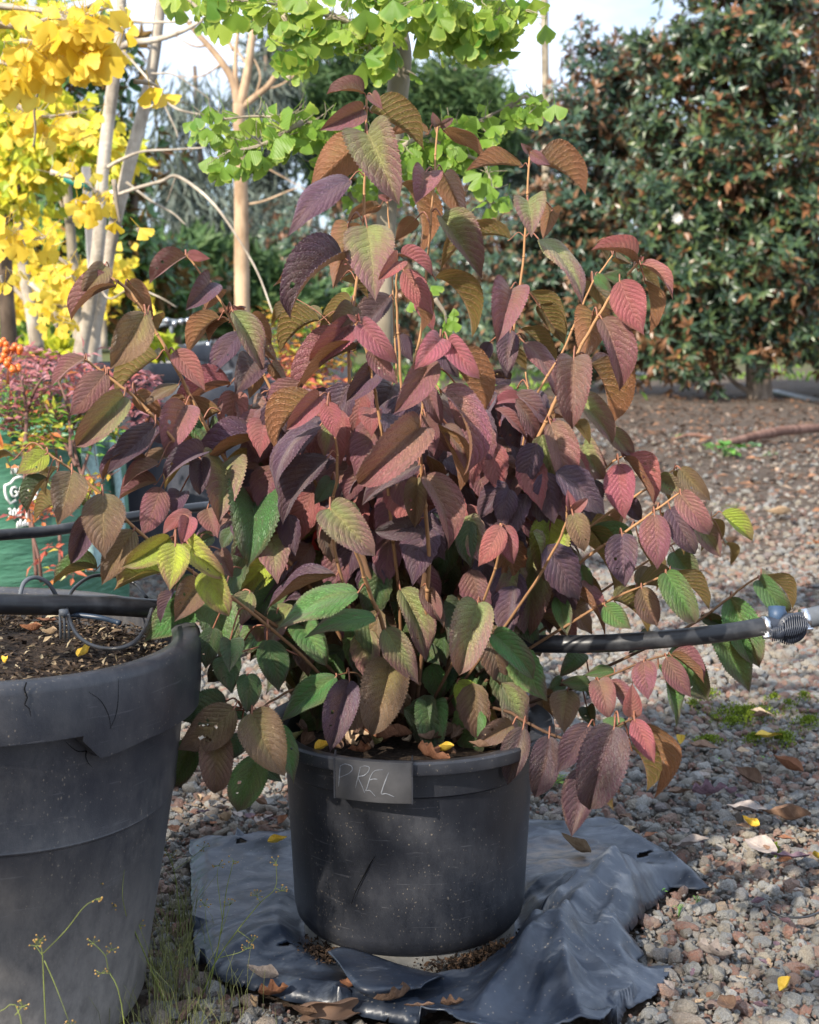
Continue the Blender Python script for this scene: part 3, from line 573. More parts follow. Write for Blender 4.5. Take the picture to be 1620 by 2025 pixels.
# torn flap lying over the front of the sheet
fl = [((648, 1884), (690, 1876), (790, 1910), (876, 1932)), ((668, 1905), (700, 1908), (790, 1930), (868, 1934)), ((700, 1950), (722, 1952), (790, 1953), (842, 1946)), ((729, 1969), (748, 1971), (795, 1962), (833, 1955))]
zz = [[.030, .028, .026, .018], [.035, .036, .036, .030], [.034, .037, .036, .036], [.027, .028, .030, .038]]; v = []; f = []; nu = 20
rows = [spline([tuple(G(p[0], p[1], zz[r][k])) for k, p in enumerate(fl[r])], 7) for r in range(4)]; cols = list(zip(*rows)); grid = [spline([tuple(q) for q in c], 6) for c in cols]
for c in grid: v += [tuple(q) for q in c]
mrow = len(grid[0])
for i in range(len(grid)-1):
    for j in range(mrow-1): f.append((i*mrow+j, (i+1)*mrow+j, (i+1)*mrow+j+1, i*mrow+j+1))
o = obj('plastic_flap', np_mesh('plastic_flap', v, f, M_TARP)); tag(o, 'torn triangular plastic flap folded over the sheet in front of the pot', 'plastic sheet'); sm = o.modifiers.new('thick', 'SOLIDIFY'); sm.thickness = .0015
# ================================================================ the shrub (viburnum): stems, then leaves read tile by tile from the photograph's view
shrub = thing('shrub', 'large shrub with drooping purple, rose and green toothed leaves growing in the tagged pot', 'shrub', (0, 1.5, .2))
# stems: (x, y[, depth]) in photo pixels, depth interpolated between first and last
STEMS = [
 ([(725, 195), (722, 330), (718, 440), (703, 580), (690, 700), (700, 900), (745, 1200), (785, 1460)], 1.52, 1.50, 5.5),
 ([(865, 245), (858, 370), (845, 520), (835, 640), (815, 760), (805, 1000), (800, 1460)], 1.62, 1.53, 5),
 ([(1047, 310), (1040, 450), (1030, 560), (1015, 660), (998, 760), (960, 1000), (880, 1300), (820, 1460)], 1.60, 1.52, 5.5),
 ([(1268, 515), (1225, 560), (1199, 600), (1165, 657), (1138, 707), (1103, 784), (1050, 895), (970, 1060), (890, 1300), (830, 1460)], 1.42, 1.5, 6),
 ([(1212, 505), (1172, 560), (1150, 610), (1110, 700), (1050, 800), (960, 1000), (880, 1250), (820, 1460)], 1.55, 1.54, 4.5),
 ([(785, 522), (784, 570), (785, 615), (791, 714), (797, 850), (800, 1100), (800, 1460)], 1.42, 1.50, 4.5),
 ([(703, 640), (710, 660), (726, 699), (737, 753), (748, 810), (765, 950), (790, 1200), (800, 1460)], 1.36, 1.48, 5),
 ([(873, 680), (844, 760), (834, 829), (833, 921), (848, 1089), (840, 1250), (815, 1460)], 1.30, 1.46, 6),
 ([(655, 805), (660, 850), (664, 870), (667, 940), (655, 1036), (690, 1200), (770, 1460)], 1.32, 1.46, 4.5),
 ([(650, 1005), (672, 1028), (690, 1055), (712, 1112), (730, 1169), (757, 1236), (778, 1330), (790, 1460)], 1.24, 1.45, 6),
 ([(205, 532), (222, 550), (253, 573), (291, 627), (333, 699), (375, 780), (406, 841), (440, 900), (560, 1080), (700, 1300), (780, 1460)], 1.42, 1.5, 6),
 ([(367, 501), (402, 547), (440, 601), (460, 640), (500, 705), (545, 785), (600, 900), (680, 1100), (785, 1460)], 1.52, 1.52, 5),
 ([(168, 711), (195, 730), (230, 757), (268, 787), (318, 841), (375, 905), (480, 1010), (640, 1200), (770, 1460)], 1.38, 1.48, 5.5),
 ([(92, 894), (120, 914), (142, 929), (184, 963), (214, 990), (283, 1059), (380, 1130), (520, 1220), (650, 1320), (760, 1460)], 1.28, 1.47, 5),
 ([(342, 1068), (383, 1101), (410, 1140), (470, 1190), (600, 1300), (740, 1460)], 1.22, 1.45, 4.5),
 ([(1333, 929), (1295, 956), (1260, 979), (1180, 1032), (1060, 1130), (940, 1280), (840, 1460)], 1.50, 1.52, 5),
 ([(1344, 975), (1291, 1013), (1237, 1052), (1150, 1110), (1040, 1210), (850, 1460)], 1.44, 1.5, 5),
 ([(1417, 1017), (1356, 1059), (1280, 1110), (1160, 1190), (1000, 1300), (860, 1460)], 1.58, 1.52, 4.5),
 ([(1325, 1132), (1268, 1159), (1195, 1193), (1100, 1250), (980, 1330), (850, 1460)], 1.42, 1.5, 5),
 ([(1505, 1138), (1470, 1160), (1440, 1184), (1364, 1238), (1240, 1300), (1080, 1370), (870, 1460)], 1.53, 1.52, 5),
 ([(1321, 1295), (1276, 1307), (1203, 1337), (1126, 1364), (1020, 1400), (870, 1460)], 1.44, 1.5, 4.5),
 ([(1253, 1421), (1218, 1437), (1160, 1462), (1111, 1460), (1042, 1429), (1000, 1406), (930, 1400), (830, 1450)], 1.27, 1.48, 5),
 ([(478, 1400), (510, 1405), (540, 1385), (600, 1362), (700, 1400), (770, 1450)], 1.30, 1.49, 4),
 ([(1236, 900), (1210, 915), (1175, 948), (1090, 1020), (980, 1180), (840, 1460)], 1.48, 1.5, 4.5),
 ([(766, 392), (769, 440), (776, 560), (786, 800), (795, 1200), (800, 1460)], 1.72, 1.55, 3.5),
 ([(1121, 1000), (1120, 1030), (1100, 1080), (1040, 1180), (930, 1330), (830, 1460)], 1.33, 1.48, 4.5),
 ([(665, 1335), (707, 1333), (740, 1380), (770, 1450)], 1.36, 1.47, 3.5),
 ([(565, 1280), (640, 1305), (712, 1333), (760, 1400), (775, 1460)], 1.5, 1.5, 7),
 ([(990, 1035), (990, 1080), (960, 1180), (890, 1320), (820, 1460)], 1.30, 1.47, 4.5),
 ([(1040, 735), (1045, 800), (1030, 900), (980, 1080), (880, 1320), (820, 1460)], 1.50, 1.51, 4),
]
ST3 = []
for pts, ya, yb, wpx in STEMS:
    pts = [p for p in pts]; n = len(pts)
    cum = [0]
    for a, b in zip(pts[:-1], pts[1:]): cum.append(cum[-1]+math.hypot(b[0]-a[0], b[1]-a[1]))
    q = []
    for p, c in zip(pts, cum):
        t = (c/cum[-1])**1.2; q.append((p[0], p[1], ya+(yb-ya)*t))
    sp = spline(q, 6); w3 = [P(*s) for s in sp]; ST3.append((sp, w3, wpx))
TILE = {1: (0, 0), 2: (500, 0), 3: (1000, 0), 4: (0, 550), 5: (500, 500), 6: (1000, 600), 7: (0, 1050), 8: (500, 1100), 9: (1000, 1100)}
# base x, base y, tip x, tip y, apparent width, side (U upper face seen, D underside seen), colour, depth shift in cm
LV = {
1: """540 1372 425 1520 115 U O;562 1378 500 1500 60 D V 1;960 1322 780 1465 85 U P;968 1312 1082 1338 62 U R;1000 1330 1040 1382 50 D V 1""",
2: """570 482 388 488 60 U P;615 490 668 565 65 U P;572 565 352 665 105 U P;605 575 878 765 80 D V;558 722 292 965 225 D B;592 690 735 1045 230 U M -2;503 928 203 1215 160 U D;765 950 842 1312 125 D B;
660 1062 488 1145 75 D B;495 1155 412 1480 190 D B 3;590 1170 618 1530 245 U M -1;342 1360 120 1475 62 D B;465 1345 205 1630 135 U D -2;958 650 928 582 50 U P;975 655 1036 612 42 U P;908 690 695 712 60 D B 2;985 672 1206 825 85 D B;
893 890 848 1048 215 U P -1;988 900 1106 1138 125 D B 2;975 1118 1168 1428 130 U M;845 1130 742 1245 95 D B 2;1438 790 1532 852 65 U P;1428 780 1388 738 42 U P;1393 862 1103 882 58 D B;1332 1236 982 1415 78 D V;700 1030 650 1010 34 U R;705 1025 730 1020 30 U P""",
3: """165 852 408 1000 70 D B;115 1035 140 1215 205 U M -1;240 1075 200 1232 100 D B 2;172 1236 386 1572 105 U M;590 1450 700 1722 195 U R -1;720 1450 742 1722 80 D B 2;662 1350 452 1298 62 U R;700 1368 855 1542 55 U R;475 1250 522 1352 55 D V 2;570 1328 650 1362 50 D V 2;680 1390 790 1532 52 D V 2;465 1418 548 1502 60 U G;625 1442 505 1420 80 U G 1;440 1452 572 1600 110 D V 3;700 1340 715 1325 26 U R""",
5: """665 32 458 128 62 U R -1;745 45 655 138 98 U R -2;768 20 915 118 62 U R -1;780 90 930 312 140 U R;712 222 495 478 140 U X;800 212 872 400 62 D B;850 232 932 402 90 U R 1;940 130 1122 432 120 D V;455 142 592 235 55 D V 2;510 255 350 390 112 D V 1;520 275 405 400 115 U O;232 242 100 382 52 D V;348 350 148 512 60 D V;538 350 488 315 30 U R -1;542 350 545 310 30 U R;
502 376 295 572 130 U R;562 366 745 560 130 U R;532 497 242 742 95 U P -1;612 502 745 672 95 U P;640 600 492 762 135 U D 2;556 672 460 775 70 U M 2;968 440 838 592 145 U R -2;1010 455 1166 642 125 U R -2;1002 532 1186 842 78 D B -1;930 552 745 822 165 U P -2;718 690 602 982 130 U X;968 716 1082 1132 130 U P -1;866 902 568 1186 225 U P -3;945 882 1067 1235 55 D B -1;900 690 972 882 95 U P;890 832 932 1046 105 U P;858 1096 575 1292 140 U X -1;892 1152 1012 1512 158 U P -2;1002 882 1092 1112 95 U P 2;1052 682 1102 912 140 U P 4;852 1162 842 1412 120 U O 2;
345 742 178 902 115 U R -1;347 800 133 1022 62 D B -1;385 772 427 952 118 U R -3;350 892 138 1232 125 U D;385 1062 165 1388 150 U X;482 790 575 1112 140 U P;405 850 372 1052 100 U M 2;372 1352 112 1602 135 U Y -1;400 1322 612 1562 190 U M -2;422 1442 140 1625 85 U D -2;1286 1412 1165 1612 138 U R;1302 1410 1342 1602 125 U R 1;1190 1402 1050 1335 115 U P 2;1368 1140 1188 1342 158 U P;1222 1042 1100 1242 75 U D;1352 1042 1402 1172 150 U X 1;1352 842 1380 1052 145 U D;1392 760 1228 788 68 U R;1262 705 1230 1005 160 U D 2;1332 652 1170 640 90 U D 1;962 522 1062 642 82 U D 2;1226 462 1150 602 80 U D 3;1402 462 1572 765 115 U P;1382 392 1562 572 55 D V;1422 482 1522 642 92 D V 3;
852 1402 640 1442 135 U X 2;602 1252 757 1387 90 U D 3;602 1222 480 1195 52 U G 3;405 1172 320 1292 100 U K 3;1102 962 1242 1012 80 U K 3;1332 192 1256 446 195 U P -1;1430 202 1612 472 105 D V;1332 402 1310 642 118 U D -1;470 800 555 685 70 U M 3;760 420 820 560 90 U D 3;700 760 800 880 120 U P 3;1240 1180 1150 1330 110 U K 5;1440 480 1500 560 60 U G 4""",
4: """1088 22 960 152 140 U D;1112 60 1060 158 115 D B 1;1250 170 1200 150 40 U R;1240 160 1272 148 34 U D;1188 550 935 717 85 U R -1;1216 590 1200 867 165 U R -2;1302 662 1422 982 150 U P;960 655 865 912 200 U P -1;902 378 1060 572 120 U R;820 407 603 602 105 D V;752 182 585 462 185 U O -1;790 200 720 372 100 D V 2;597 45 380 212 75 U P;665 15 792 167 115 D B;438 412 270 557 75 U P;440 432 310 542 70 D V 1;548 490 370 707 160 U P -1;562 505 500 622 95 D B 1;640 612 398 852 140 U M -1;702 592 852 722 120 D B 2;922 552 738 662 62 U O;802 762 565 1002 145 U X -1;962 622 870 652 55 D B 2;1138 205 972 397 118 D B;1190 222 1080 332 60 D B 1;1202 172 1346 482 120 U M -2;1242 282 1075 512 125 U D;1292 190 1402 332 112 D B 2;1340 332 1430 432 92 D B 2;1310 430 1222 592 175 U X;1402 442 1492 562 82 D B 2;1332 472 1290 622 92 D B 3;
1140 690 965 892 85 D B;1382 602 1472 752 115 U D 1;1320 832 1050 1002 90 U D;1052 902 865 1032 90 U D;1035 932 1032 1112 118 U D;1156 956 1120 1242 220 U M;1372 902 1220 932 80 U K 3;1172 942 1432 992 62 D V 2;1422 1002 1260 1062 62 U G;742 942 545 1047 52 U D;822 962 640 1092 72 U P;932 932 730 1062 60 U O 2;1002 972 860 1092 72 D V 1;812 1056 620 1142 62 U P;832 1082 732 1322 160 U P;932 1106 902 1232 145 U D 2;990 1212 845 1322 85 U R 1;972 1232 942 1372 105 U R;1072 1192 1122 1337 125 U P 1;1302 1136 1290 1467 280 U K;246 902 90 1007 115 U Y;80 932 -45 962 52 D V;372 1002 312 1262 180 U O -1;245 1030 145 1212 60 U K;302 982 238 1122 60 D V 1;532 1112 530 1432 215 U O -1;302 1172 183 1257 62 D V 1;462 1232 365 1472 115 U D 1;
692 1302 530 1572 155 U O;882 1342 640 1492 112 U Y;906 1372 870 1602 158 U Y -3;972 1372 1152 1542 125 U Y;1132 1402 1202 1542 105 U P 1;822 1432 610 1572 62 D V;502 1502 288 1577 52 U G;832 1522 600 1612 62 U Y;1102 1332 980 1392 82 U K 3;445 1170 440 1130 40 U G 2;1250 1500 1130 1420 110 U K 4;760 760 850 860 100 U D 3;1080 780 1150 900 140 U K 4;980 700 1060 860 120 U G 4""",
7: """1415 140 1225 332 135 U Y;1212 915 935 1132 210 U O -1;1302 942 1460 1252 230 U O -1;1122 1060 1115 1342 175 U O;1422 1002 1512 1292 115 U G 1;1342 1152 1235 1442 185 U G;1167 882 908 962 180 U K 1;1002 1082 900 1312 150 U G 2;1242 1052 1180 1182 125 U K 2;1282 740 1280 932 130 U K 2;1302 1162 1452 1292 95 U K 2;1082 352 1180 652 205 U G;1042 272 913 462 160 U O -2;1022 332 748 557 195 U G;902 302 835 472 60 U D -1;1066 212 1186 427 150 U Y -2;1292 312 1215 502 130 U M;1002 242 880 302 62 U G;1190 562 1190 722 125 U K 1;1102 502 1060 702 125 U K 3;1172 652 1192 832 155 U K 3;1382 562 1432 822 165 U K 3;1452 602 1532 802 115 U K 4;1452 262 1290 442 135 U G 1;1462 402 1370 472 92 U K 3;1290 980 1010 1010 60 U K 3;1220 640 1080 780 120 U K 5""",
8: """592 0 740 477 155 U M -2;545 187 143 367 155 U G -1;636 322 288 412 112 U G -1;262 360 377 552 155 U G 1;682 372 842 652 145 U M;762 172 880 532 145 U M -1;1022 312 888 642 155 U D;790 5 962 237 135 U P;1082 10 960 132 120 U P 1;882 152 962 332 112 U P 2;1022 142 1082 272 92 U P 2;1202 2 1160 242 135 U X -1;1162 242 1060 592 205 U M -1;1332 62 1220 482 205 U D -2;1242 402 1442 622 125 U G;1112 542 1232 722 112 U G;1056 652 1272 882 150 U Y;962 560 858 802 230 U G;926 772 940 1012 170 U G;712 556 606 902 235 U O -1;500 642 410 992 180 U D -1;432 622 153 842 150 U G;1342 742 1238 762 105 U O 2;1342 872 1148 982 120 U O 1;990 742 1042 852 62 U P 2;430 100 90 270 52 U V 0;420 160 300 300 130 U G 2;140 130 0 320 150 U G 1;600 420 480 560 120 U K 3;560 600 620 700 120 U K 5;880 470 960 560 140 U K 4;1180 470 1100 620 140 U K 4""",
9: """150 -40 120 412 235 U M 0;830 85 966 337 145 U G;852 80 1042 272 62 D V 1;702 162 782 352 125 U O;682 156 892 242 42 D V;1312 122 1450 282 115 U G;1322 105 1477 272 55 D V 1;1162 212 1300 562 165 U G 2;1062 332 1250 692 165 U G 2;872 462 1045 732 185 U G 2;1010 312 1142 352 70 U K 2;512 252 642 372 115 U G;562 232 727 392 52 D V;332 112 506 312 92 D V;272 132 500 402 52 U P;182 312 317 502 55 U P -1;270 202 322 402 95 U G;830 522 952 722 125 U P;852 510 1017 652 42 U P;715 542 740 732 145 U P;790 562 872 872 85 U G 1;480 642 530 832 148 U P;532 652 650 832 90 U P 1;656 832 660 662 110 U R;665 842 760 1062 125 U R -1;650 872 765 1242 85 D B;650 992 732 1212 80 D V 2;562 882 440 1292 270 U X -3;432 872 280 1112 165 U X -1;402 1092 335 1432 195 U X -1;582 1202 560 1312 52 D V 1;225 932 160 1237 175 U X -1;92 882 10 1172 160 U X -1;322 692 300 902 155 U O;186 696 220 882 135 U O;2 622 102 722 135 U K 1;432 662 290 650 82 U G 1;562 592 410 612 72 U G 2;382 502 280 612 105 U G;560 830 560 900 120 U G 3;300 640 215 700 80 U G 2;420 780 460 880 90 U K 3;20 760 60 850 100 U K 3;740 420 640 500 100 U K 2;470 700 380 640 80 U K 3""",
6: """352 285 345 632 200 U P -2;440 312 526 635 90 D B;452 45 402 292 200 D B 1;498 80 590 437 160 U P;172 10 306 212 110 D V 1;232 620 320 962 160 U P -1;242 602 130 560 100 D B 1;252 562 312 592 72 D B 1;390 512 546 712 95 U M;532 642 670 792 90 U M;362 612 432 722 72 D V;182 682 282 952 160 U M 1;402 732 502 902 125 U M 1;446 912 440 1122 165 U X;585 832 620 1102 175 U R -1;612 797 762 1032 70 U R;602 772 668 782 32 U R;612 1062 575 1202 75 D B 1;902 852 1056 1012 92 U O;886 862 940 952 78 D V 1;792 902 940 972 105 U M;782 912 845 1022 62 D V 1;906 987 1050 1182 140 U P;852 1062 980 1282 135 U D 1;770 1092 790 1362 175 U P -1;802 1082 912 1292 95 D V 1;602 1192 620 1452 180 U D -1;682 1192 772 1472 105 D V 1;977 1122 1110 1302 115 U M;1002 1202 1012 1282 42 D V 1;1117 1082 1272 1222 75 U Y;1062 1112 1112 1232 55 D V 1;1132 1242 1162 1352 55 D V 1;872 1282 990 1452 135 U G;347 1087 410 1272 115 U O -3;340 1072 322 965 52 U R -2;347 1075 422 1010 62 U R -2;312 1222 547 1502 92 D V;432 1162 602 1472 62 U G 1;387 1352 440 1502 92 U G 1;62 1042 150 1162 92 U P 1;142 882 300 1062 92 U P;77 912 215 1095 72 U G 1;235 1112 200 1432 200 U Y -2;60 440 170 560 90 U G 3;30 230 110 340 80 D V 3;620 1000 700 1120 100 U D 2;150 760 120 880 90 U K 3""",
}
# ---- leaf shapes: nine shared meshes with different droop and fold, plus one with insect holes
def leaf_mesh(droop, fold, seed, holes=None, nr=60, nc=12):
    rnd = random.Random(seed); v = []; uv = []; f = []
    c = []; x = z = 0.0                         # midrib arc
    for i in range(nr+1):
        u = i/nr; a = droop*(.5-u)*1.15; c.append((x, z, a)); x += math.cos(a)/nr; z += math.sin(a)/nr
    L = math.hypot(c[-1][0], c[-1][1]); th = math.atan2(c[-1][1], c[-1][0])
    for i in range(nr+1):
        u = i/nr; y0_, z0_, a = c[i]; yy = (y0_*math.cos(-th)-z0_*math.sin(-th))/L; zz = (y0_*math.sin(-th)+z0_*math.cos(-th))/L; a -= th
        w = (u**.60)*((1-u)**1.14)*(1+.3*u*(1-u))/.351 if 0 < u < 1 else 0
        if u > .80: w *= 1-.30*((u-.80)/.2)
        w = .5*w
        for j in range(nc+1):
            q = -1+2*j/nc; aq = abs(q); ww = w
            if aq > .99: ww *= 1.035 if i % 2 else .955
            t = (u-.29*aq**1.1)*10.5; d = abs((t % 1)-.5); vein = math.exp(-((.5-d)/.11)**2)
            zl = (aq*w)*math.tan(fold)+.007*(-vein)*min(1, aq*3)*(w/.5)+.012*math.sin(q*3+seed)*math.sin(u*6+seed*2)*aq
            edge = -.16*w*aq**3*(.6+.4*math.sin(seed))
            zl += edge
            zl += .018*noise.noise(Vector((u*4+seed, q*2.2, seed*3)))*min(1, w*3)+.026*math.sin(u*11+seed*1.7+(1.5 if q > 0 else 0))*aq**3*min(1, w*4); bx_ = (.05*math.sin(seed*2.1))*math.sin(math.pi*u)+(.06*math.cos(seed*1.3))*u**4; ww *= 1+.07*math.sin(seed*3+u*3)*(1 if q > 0 else -1)
            v.append((q*ww+bx_, yy-zl*math.sin(a), zz+zl*math.cos(a))); uv.append((u, j/nc))
    m = nc+1
    for i in range(nr):
        for j in range(nc):
            if holes and any((i/nr-h[0])**2+((j/nc-h[1])*.6)**2 < h[2]**2*(1+.8*math.sin(i*5+j*3)) for h in holes): continue
            f.append((i*m+j, i*m+j+1, (i+1)*m+j+1, (i+1)*m+j))
    return np_mesh('leaf', v, f, LM['P'], uv=uv)
LMESH = {}
for i, dr in enumerate((.45, 1.0, 1.65)):
    for j, fo in enumerate((.18, .45, .75)):
        for k in range(3): LMESH[(i, j, k)] = leaf_mesh(dr, fo, i*3+j+1+k*11, None if k < 2 or (i+j) % 2 else [(.45+.1*i, .25+.2*j, .022), (.62, .7, .02)])
HOLEY = leaf_mesh(.5, .16, 5, [(.40, .62, .035), (.47, .72, .03), (.34, .40, .02), (.52, .30, .035), (.60, .42, .04), (.56, .22, .02)])
pet = [[] for _ in ST3]; nleaf = 0; LEAFC = []
def place_leaf(b, t, w, side, mat, rnd, mesh=None, name='leaf'):
    """b, t: world base and tip; w: apparent width in metres"""
    global nleaf
    Lp = (t-b).length; view = (CAM-b).normalized(); dpr = (t-b)
    if side == 'U':
        need = w/.60
        if need > Lp: t = t+view*min(math.sqrt(need**2-Lp**2), Lp*.8)
        else: t = t+view*Lp*rnd.uniform(.0, .22)
    else: t = t-view*Lp*rnd.uniform(.05, .3)
    d = (t-b); L = d.length; d.normalize(); Wd = max(w, .46*L) if side == 'U' else max(w*1.02, .48*L)
    Wd = min(Wd, .68*L) if L > .03 else Wd
    view = (CAM-(b+t)*.5).normalized(); n0 = (view-d*view.dot(d)).normalized(); q = d.cross(n0)
    out = Vector((d.x, -.15, 0))
    if (q.z*1.2+q.dot(out)*.9) < 0: q = -q
    fo = rnd.choice((0, 1, 1, 2, 2)); ca = min(1, w/Wd/(1, .93, .82)[fo]); ang = math.acos(ca)
    n = (n0*math.cos(ang)+q*math.sin(ang)) if side == 'U' else (-n0*math.cos(ang)+q*math.sin(ang))
    s = d.cross(n).normalized(); n = s.cross(d)
    me = mesh or LMESH[(rnd.choice((0, 0, 1, 1, 2)), fo, rnd.randrange(3))]
    o = bpy.data.objects.new(name, me); COL.objects.link(o); o.parent = shrub
    ws = Wd if rnd.random() < .5 else -Wd
    if ws < 0: s2 = -s
    else: s2 = s
    M = Matrix(((s.x*Wd, d.x*L, n.x*L*.9, b.x-shrub.location.x), (s.y*Wd, d.y*L, n.y*L*.9, b.y-shrub.location.y), (s.z*Wd, d.z*L, n.z*L*.9, b.z-shrub.location.z), (0, 0, 0, 1)))
    o.matrix_basis = M; o.material_slots[0].link = 'OBJECT'; o.material_slots[0].material = LM[mat]; nleaf += 1
    return d
k_ = 0
for tile, txt in LV.items():
    ox, oy = TILE[tile]
    for rec in txt.replace('\n', '').split(';'):
        a = rec.split()
        if not a: continue
        bx, by, tx, ty, w = [float(q)/2.613 for q in a[:5]]; bx += ox; tx += ox; by += oy; ty += oy; side, mat = a[5], a[6]; dz = float(a[7])*.01 if len(a) > 7 else 0
        if mat == 'V' and side == 'U': mat = 'D'
        rnd = random.Random(k_*13+5); k_ += 1
        best = None
        for si, (sp, w3, wp) in enumerate(ST3):
            for ii in range(0, len(sp)-2):
                dd = math.hypot(sp[ii][0]-bx, (sp[ii][1]-by)*1.0) + (0 if sp[ii][1] < 1250 else 15)
                if best is None or dd < best[0]: best = (dd, si, ii)
        dd, si, ii = best; Y = ST3[si][0][ii][2]
        if dd > 110: Y = min(Y+.02, 1.55)
        off = (-.008 if side == 'U' else .010)+dz+rnd.uniform(-.004, .004)
        b = P(bx, by, Y+off); t = P(tx, ty, Y+off-(.0 if side == 'U' else -.01))
        kpx = (Y/math.cos(PITCH))/F
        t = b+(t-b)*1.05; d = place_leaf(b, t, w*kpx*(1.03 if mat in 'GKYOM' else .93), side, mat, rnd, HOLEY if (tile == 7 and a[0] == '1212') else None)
        s0 = ST3[si][1][ii] if dd < 90 else ST3[si][1][min(ii+4, len(sp)-1)]
        c1 = s0+(b-s0)*.45+Vector((0, 0, min(.012, (b-s0).length*.4)))
        pts = [tuple(s0), tuple(c1), tuple(b), tuple(b+d*.004)]
        pet[si].append((spline(pts, 4), .0009 if w > 30 else .0006))
        LEAFC.append(b)
print('leaves placed', nleaf)
# stems with their leaf stalks
stalk = simple('leaf_stalk', (.24, .10, .06), .6, .4, .2, 200)
for si, (sp, w3, wp) in enumerate(ST3):
    w = MB(shrub.location); r1 = wp*.00070/2
    n = len(w3); rr = [r1*(.62+.62*(i/n)) for i in range(n)]
    pts = []
    for i, q in enumerate(w3): pts.append(q+Vector((.0004*math.sin(i*1.3+si), 0, 0)))
    w.tube(pts, rr, 9)
    for i in range(3, n-3, 6): w.tube([pts[i]+(pts[i+1]-pts[i])*-.15, pts[i], pts[i]+(pts[i+1]-pts[i])*.15], [rr[i]*1.0, rr[i]*1.32, rr[i]*1.0], 9)   # nodes
    o = w.build('stem', M_STEM, shrub)
w = MB(shrub.location)
for pl in pet:
    for pts, r in pl: w.tube(pts, [r*1.1, r*.9], 6)
w.build('leaf_stalks', stalk, shrub)['kind'] = 'stuff'
# woody crown foot
w = MB(shrub.location)
for i in range(9):
    a = i*.7; w.tube([Vector((.010*math.cos(a)+.0, 1.47+.010*math.sin(a), .20)), Vector((.02*math.cos(a), 1.49+.018*math.sin(a), .26)), Vector((.05*math.cos(a), 1.49+.05*math.sin(a), .34)), Vector((.11*math.cos(a), 1.5+.10*math.sin(a), .44))], [.008, .006, .0045, .003], 9)
w.build('woody_base', M_STEM_OLD, shrub)
# inner foliage that only reads as a dark mass between the leaves
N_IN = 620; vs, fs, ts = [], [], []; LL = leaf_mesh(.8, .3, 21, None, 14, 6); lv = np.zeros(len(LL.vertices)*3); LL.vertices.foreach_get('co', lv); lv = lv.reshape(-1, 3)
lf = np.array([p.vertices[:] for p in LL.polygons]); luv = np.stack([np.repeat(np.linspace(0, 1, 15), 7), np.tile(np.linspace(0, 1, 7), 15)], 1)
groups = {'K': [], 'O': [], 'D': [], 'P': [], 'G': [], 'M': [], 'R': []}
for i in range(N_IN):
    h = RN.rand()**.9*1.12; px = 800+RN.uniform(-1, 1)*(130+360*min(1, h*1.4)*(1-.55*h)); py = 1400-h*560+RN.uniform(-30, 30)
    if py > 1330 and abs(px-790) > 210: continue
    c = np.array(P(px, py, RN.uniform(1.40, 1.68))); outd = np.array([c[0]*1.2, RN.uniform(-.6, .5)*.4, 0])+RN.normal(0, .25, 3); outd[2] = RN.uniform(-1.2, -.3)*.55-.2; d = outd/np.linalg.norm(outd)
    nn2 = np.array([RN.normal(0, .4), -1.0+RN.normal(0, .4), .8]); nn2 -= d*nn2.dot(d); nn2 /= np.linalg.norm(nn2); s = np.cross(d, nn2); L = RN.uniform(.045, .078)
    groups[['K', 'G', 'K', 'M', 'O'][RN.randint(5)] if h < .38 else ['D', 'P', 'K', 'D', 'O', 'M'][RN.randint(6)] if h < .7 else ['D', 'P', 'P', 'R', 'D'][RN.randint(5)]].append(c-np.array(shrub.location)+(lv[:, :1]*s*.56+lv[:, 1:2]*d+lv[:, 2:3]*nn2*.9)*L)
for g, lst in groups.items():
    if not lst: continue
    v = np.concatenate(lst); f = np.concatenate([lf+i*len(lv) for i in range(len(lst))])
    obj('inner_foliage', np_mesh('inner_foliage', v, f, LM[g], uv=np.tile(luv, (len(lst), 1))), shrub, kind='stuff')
# red plant label tucked between the branches
w = MB(); c = P(632, 1062, 1.47); w.box(c, (.014, .0012, .030), Matrix.Rotation(.2, 3, 'Y')); tag(w.build('plant_label', simple('red_label', (.55, .03, .02), .5), None, False), 'small red plant label half hidden between the shrub leaves', 'plant label')
# ================================================================ fallen leaves
def dry_leaf_mesh(seed, curl, lobed=False):
    r = random.Random(seed); nr, nc = 14, 8; v = []; f = []; uv = []
    for i in range(nr+1):
        u = i/nr; w = .5*math.sin(math.pi*min(1, u*.97+.02))**.8*(.62+.25*math.sin(u*2+seed)); 
        if lobed: w *= 1+.35*math.sin(u*17+seed)
        for j in range(nc+1):
            q = -1+2*j/nc; aq = abs(q); z = curl*(aq**1.6)*w*1.1+.10*math.sin(u*7+q*3+seed)*w+curl*.35*(u-.5)**2*2+.05*noise.noise(Vector((u*5, q*3, seed)))
            v.append((q*w*(1-.25*curl*aq), u-.5, z)); uv.append((u, j/nc))
    for i in range(nr):
        for j in range(nc): f.append((i*(nc+1)+j, i*(nc+1)+j+1, (i+1)*(nc+1)+j+1, (i+1)*(nc+1)+j))
    return np_mesh('fallen_leaf', v, f, None, uv=uv)
